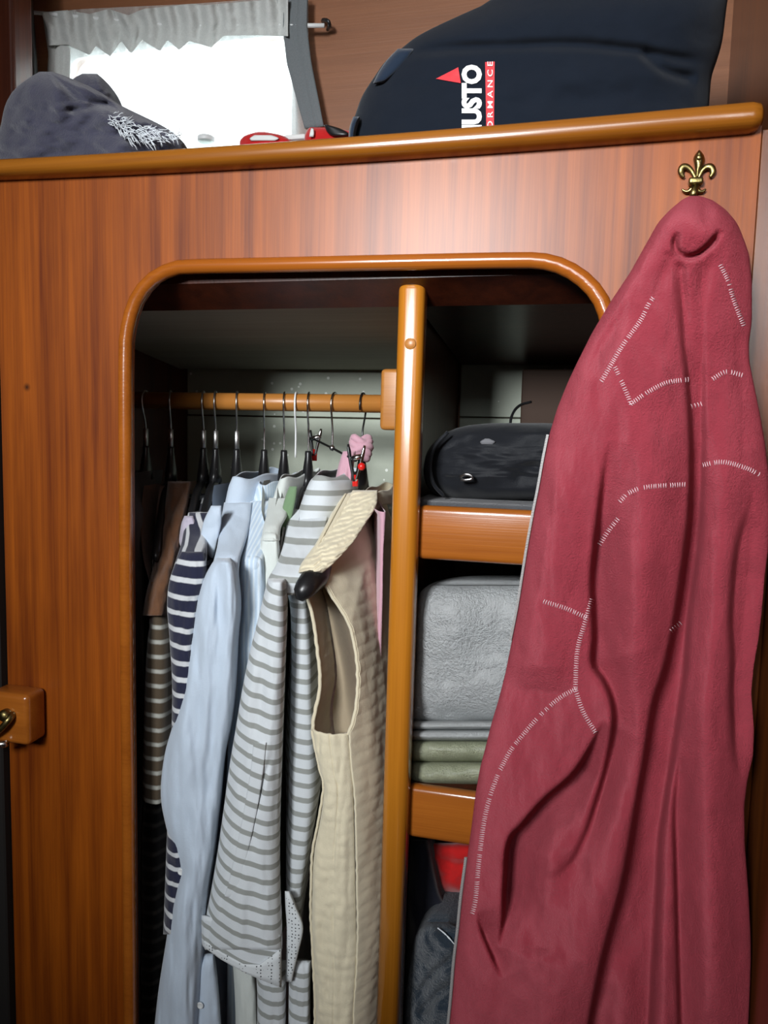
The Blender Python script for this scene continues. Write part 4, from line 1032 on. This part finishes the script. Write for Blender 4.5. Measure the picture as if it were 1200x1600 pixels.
# ================================================================== TOP SHELF
NB = root('navy_bag', P(820, 190, .1), 'navy canvas bag with white and red lettering lying on the top shelf', 'bag')
BGR = [(-40, 840, 1120), (-20, 790, 1138), (5, 760, 1136), (30, 705, 1133), (55, 655, 1130), (75, 628, 1126), (95, 603, 1120), (120, 585, 1112), (150, 566, 1109), (180, 555, 1107), (215, 545, 1106), (260, 545, 1104)]
def nb_extra(px, py):
    z = valley(px, py, [(620, 86), (700, 76), (800, 72), (900, 70), (1000, 80), (1060, 92), (1115, 98)], 9, .010)
    z += valley(px, py, [(1000, 80), (1040, 110), (1090, 125)], 9, .010)
    z += valley(px, py, [(850, 170), (950, 150), (1080, 140)], 20, .004)
    return z
NBD, NBT = .16, .085
nb_disp = wr(.006, 90, 60, 81, nb_extra)
pillow('body', BGR, NBD, NBT, .16, M['bag'], NB, 90, 70, nb_disp, p=3.0, cap=(True, False), capr=.25)
def nb_depth(px, py):
    R = np.array(BGR, float); xl = np.interp(py, R[:, 0], R[:, 1]); xr = np.interp(py, R[:, 0], R[:, 2]); u = np.clip((px - xl) / (xr - xl), 0, 1)
    v = (py + 40) / 300.; g_ = np.sqrt(np.maximum(0, 1 - (1 - np.minimum(v / .25, 1)) ** 2)); e = np.sqrt(np.maximum(0, 1 - np.abs(2 * u - 1) ** 3.0)); eg = e * g_
    return NBD - NBT * eg + nb_disp(px, py, u, v) * np.minimum(1, eg * 1.6)
pillow('side_piping', [(76, 622, 648), (92, 606, 640), (112, 592, 622), (130, 583, 600)], .125, .012, .01, M['bagblue'], NB, 16, 20)
pillow('corner_piping', [(182, 552, 562), (200, 546, 556), (225, 544, 552)], .125, .014, .01, M['bagblue'], NB, 12, 14)
def on_bag(pxy, lift):
    pxy = np.asarray(pxy, float); d = nb_depth(pxy[:, 0], pxy[:, 1]); return PA(pxy[:, 0], pxy[:, 1], d - lift)
def bag_print(name, txt, x_base, y_start, cap_h, length, mat, lift=.0012, bold=0.0, space=1.0):
    """lettering that reads upwards: baseline at x = x_base, first letter at y = y_start"""
    cu = bpy.data.curves.new('lettering', 'FONT'); cu.body = txt; cu.offset = bold; cu.space_character = space; cu.resolution_u = 3
    o = bpy.data.objects.new('lettering', cu); COL.objects.link(o)
    dg = bpy.context.evaluated_depsgraph_get(); me = bpy.data.meshes.new_from_object(o.evaluated_get(dg))
    bpy.data.objects.remove(o, do_unlink=True)
    bm = bmesh.new(); bm.from_mesh(me); bmesh.ops.triangulate(bm, faces=bm.faces[:]); bmesh.ops.subdivide_edges(bm, edges=[e for e in bm.edges if e.calc_length() > .15], cuts=2)
    bm.verts.index_update()
    c = np.array([v.co[:] for v in bm.verts]); f = [tuple(v.index for v in fa.verts) for fa in bm.faces]; bm.free()
    sx = length / (c[:, 0].max() - c[:, 0].min()); sy = cap_h / (c[:, 1].max() - c[:, 1].min())
    px = x_base - (c[:, 1].max() - c[:, 1] - (c[:, 1].max() - c[:, 1].min())) * 0 - (c[:, 1] - c[:, 1].min()) * sy
    py = y_start - (c[:, 0] - c[:, 0].min()) * sx
    ob = mk(name, on_bag(np.stack((px, py), -1), lift), f, mat, NB, smooth=False)
    return ob
def bag_patch(name, poly, mat, lift, n=12):
    a, b, c_, d_ = [np.array(p, float) for p in poly]; pts = []
    for i in range(n + 1):
        for j in range(n + 1):
            s, t = i / n, j / n; pts.append((a * (1 - s) + b * s) * (1 - t) + (d_ * (1 - s) + c_ * s) * t)
    f = [(i * (n + 1) + j, i * (n + 1) + j + 1, (i + 1) * (n + 1) + j + 1, (i + 1) * (n + 1) + j) for i in range(n) for j in range(n)]
    return mk(name, on_bag(pts, lift), f, mat, NB, smooth=False)
bag_print('lettering', 'MUSTO', 753, 222, 32, 121, M['printwhite'], .0016, .055)
bag_patch('red_band', [(761, 262), (771, 262), (773, 96), (758, 97)], M['printred'], .0012)
bag_print('lettering', 'PERFORMANCE', 770, 253, 8.5, 157, M['printwhite'], .0022, .01, 1.5)
tri = [(681, 123), (716, 105), (720, 130), (720, 130)]
bag_patch('sail_emblem', tri, M['printred'], .0016)

DS = root('denim_shorts', P(130, 240, .1), 'crumpled charcoal denim shorts with frayed pale hem on the top shelf', 'shorts')
pillow('leg', [(112, 62, 82), (122, 45, 110), (140, 22, 150), (165, 8, 190), (200, 0, 260), (225, -8, 285), (260, -12, 290)], .11, .05, .09, M['denimgrey'], DS, 60, 50,
       wr(.020, 45, 35, 91, lambda px, py: valley(px, py, [(80, 115), (120, 150), (170, 165), (250, 190)], 7, .014) + valley(px, py, [(100, 175), (150, 165), (180, 160)], 6, .01)), p=2.4, cap=(True, False), capr=.3)
pillow('leg', [(115, 128, 152), (125, 112, 162), (145, 104, 175), (165, 104, 182), (190, 110, 184)], .17, .03, .05, M['denimgrey'], DS, 30, 30, wr(.010, 25, 25, 93), capr=.3)
fm = MB()
for i in range(150):
    x = random.uniform(168, 272); ylo = np.interp(x, [168, 200, 240, 278], [172, 190, 200, 210]); yhi = np.interp(x, [168, 200, 240, 278], [190, 222, 222, 216])
    y = random.uniform(ylo, yhi); a_ = random.uniform(-.4, 1.2); L = random.uniform(8, 22)
    pts = [P(x + math.cos(a_) * L * t, y + math.sin(a_) * L * t + random.uniform(-3, 3), .056 - .004 * math.sin(math.pi * t) - random.random() * .004) for t in (0, .33, .66, 1)]
    fm.add(tube(catmull(pts, 6), .0005, 4))
o = fm.build('frayed_hem', M['fray'], DS); o['kind'] = 'stuff'; o['label'] = 'pale frayed hem threads'

# small packets by the window
pk = root('red_white_packet', P(410, 215, .40), 'red and white packet lying on top shelf under the window', 'packet')
pillow('body', [(206, 402, 414), (211, 384, 440), (218, 376, 452), (226, 374, 456), (240, 374, 456)], .36, .015, .03, M['redcloth'], pk, 30, 20, wr(.004, 16, 8, 95), cap=(True, False), capr=.3)
pillow('white_flash', [(211, 398, 424), (216, 390, 436), (220, 392, 430)], .344, .003, .002, M['printwhite'], pk, 14, 8, label='white flash')
pk2 = root('red_packet', P(520, 210, .38), 'red packet with black corner beside the navy bag', 'packet')
pillow('body', [(199, 484, 512), (204, 480, 545), (214, 476, 560), (240, 474, 566)], .37, .018, .03, M['redcloth'], pk2, 30, 20, wr(.004, 16, 8, 97), cap=(True, False), capr=.3)
pillow('black_corner', [(195, 506, 512), (200, 508, 530), (208, 512, 545), (213, 520, 542)], .348, .005, .004, M['black'], pk2, 14, 10)
pillow('white_flash', [(200, 486, 490), (208, 484, 491), (214, 483, 490)], .35, .003, .002, M['printwhite'], pk2, 10, 8)
tr = mk('paper_tray', *box2(P(455, 222, .40), P(476, 216, .37), .001, 1), M['printwhite'])
tag(tr, 'flat pale grey carton between the two red packets', 'carton')
jg = root('glass_jar', P(322, 226, .42) , 'small clear glass jar standing in front of the bright window', 'jar')
cj = P(322, 232, .40)
mk('body', *lathe(cj + (0, 0, -.03), [(.001, 0), (.016, .001), (.017, .006), (.017, .030), (.013, .037), (.013, .042), (.011, .042), (.011, .037), (.015, .030), (.015, .006), (.001, .004)], 'z', 20), M['glass'], jg)
mk('lid', *lathe(cj + (0, 0, .011), [(.0142, 0), (.0145, .001), (.0145, .007), (.013, .008)], 'z', 20), M['white_plastic'], jg)

# ================================================================== CURTAIN
CU = root('curtain', P(280, 20, .43), 'short sheer white curtain with gathered heading and grey side hems at window', 'curtain')
def sheet(name, top, bot, left, right, d, mat, amp, freq, nx=120, ny=40, seed=1, thick=.0012, grow=1.0, **kw):
    """cloth sheet: px rows between two polylines top(x), bot(x); x from left(t) to right(t)"""
    s = np.linspace(0, 1, nx)[None, :]; t = np.linspace(0, 1, ny)[:, None]
    xl = np.interp(t, np.linspace(0, 1, len(left)), left); xr = np.interp(t, np.linspace(0, 1, len(right)), right)
    x = xl + (xr - xl) * s
    tx, ty = np.array(top).T; bx, by = np.array(bot).T
    y0_ = np.interp(x, tx, ty); y1_ = np.interp(x, bx, by); y = y0_ + (y1_ - y0_) * t
    dd = d + amp * np.sin(freq * s * 2 * np.pi + 2.2 * vn(s * 9, t * 2.0, seed) + seed) * (1 - .5 * t * grow) + amp * .6 * fbm(s * 30, t * 3, seed)
    Vv = PA(x, y, dd); idx = np.arange(nx * ny).reshape(ny, nx)
    f = np.stack((idx[:-1, :-1], idx[:-1, 1:], idx[1:, 1:], idx[1:, :-1]), -1).reshape(-1, 4).tolist()
    V_ = Vv.reshape(-1, 3)
    o = mk(name, V_, f, mat, CU, **kw)
    if thick: md = o.modifiers.new('thick', 'SOLIDIFY'); md.thickness = thick; md.offset = 0
    return o
sheet('panel', [(60, 20), (130, 14), (300, 6), (490, -8)], [(60, 250), (510, 235)], [66, 78, 76, 74], [482, 482, 492, 508], .437, M['sheer'], .006, 13, seed=2, thick=0)
sheet('heading', [(60, 20), (110, 17), (140, 22), (170, 14), (200, 24), (225, 14), (300, 6), (320, 8), (390, 2), (490, -8)],
      [(60, 72), (105, 70), (140, 86), (150, 72), (172, 88), (190, 64), (205, 84), (222, 62), (250, 80), (262, 62), (280, 78), (295, 64), (330, 74), (350, 56), (400, 55), (490, 58)], [65, 72, 74], [450, 450, 450], .424, M['heading'], .008, 12, seed=4, thick=.001)
sheet('side_hem', [(60, 20), (130, 14)], [(60, 150), (130, 148)], [66, 76, 72], [106, 110, 108], .430, M['heading'], .002, 1, 16, 20, seed=5)
sheet('side_hem', [(430, -4), (490, -10)], [(430, 205), (520, 196)], [444, 442, 448, 462, 476], [481, 480, 486, 496, 506], .428, M['hem'], .002, 1, 16, 30, seed=6)
CR = root('curtain_rod', P(500, 40, .43), 'white curtain rod on dark hooks above the window', 'rod')
mk('rod', *tube([P(14, 19, .432), P(56, 20, .430), P(280, 42, .434), P(470, 40, .432), P(507, 40, .432)], .0035, 8), M['white_plastic'], CR)
mk('hook', *tube(catmull([P(512, 46, .450), P(515, 40, .436), P(513, 33, .430), P(506, 31, .440), P(504, 33, .458)], 14), .003, 8), M['black'], CR)
mk('hook', *tube(catmull([P(14, 26, .450), P(11, 20, .436), P(13, 12, .430), P(20, 10, .440), P(22, 12, .458)], 14), .003, 8), M['black'], CR)
PI_ = mk('steel_pipe', *tube([P(38, -60, .40), P(42, 10, .40), P(50, 122, .40), P(56, 260, .40)], .0105, 16), M['wire_dark'])
tag(PI_, 'dark polished metal pipe rising beside the left edge of curtain', 'pipe')

# ================================================================== DOOR CATCH at the left edge
DCt = root('door_catch', P(35, 1115, 0), 'varnished wooden catch block with brass bolt at the left edge of wardrobe', 'catch')
a = P(60, 1160, -.002); b = P(14, 1083, -.034)
V, Fc = box2((P(4, 1120, -.034)[0] - .02, -.036, P(40, 1163, -.03)[2]), (P(64, 1120, -.012)[0], -.0005, P(40, 1086, -.034)[2]), .007, 4)
mk('block', V, Fc, M['lip'], DCt)
mk('bolt', *tube(catmull([P(-14, 1150, -.046), P(2, 1138, -.047), P(14, 1124, -.044), P(20, 1116, -.036)], 12), [.004] * 8 + [.0045] * 4, 12), M['brass'], DCt)
mk('bolt_guide', *lathe(P(8, 1118, -.040), [(.008, .006), (.008, -.002), (.005, -.006)], 'y', 16), M['brass'], DCt)
mk('screw_pin', *tube([P(-12, 1164, -.04), P(10, 1162, -.04)], .0042, 10), M['steel'], DCt)
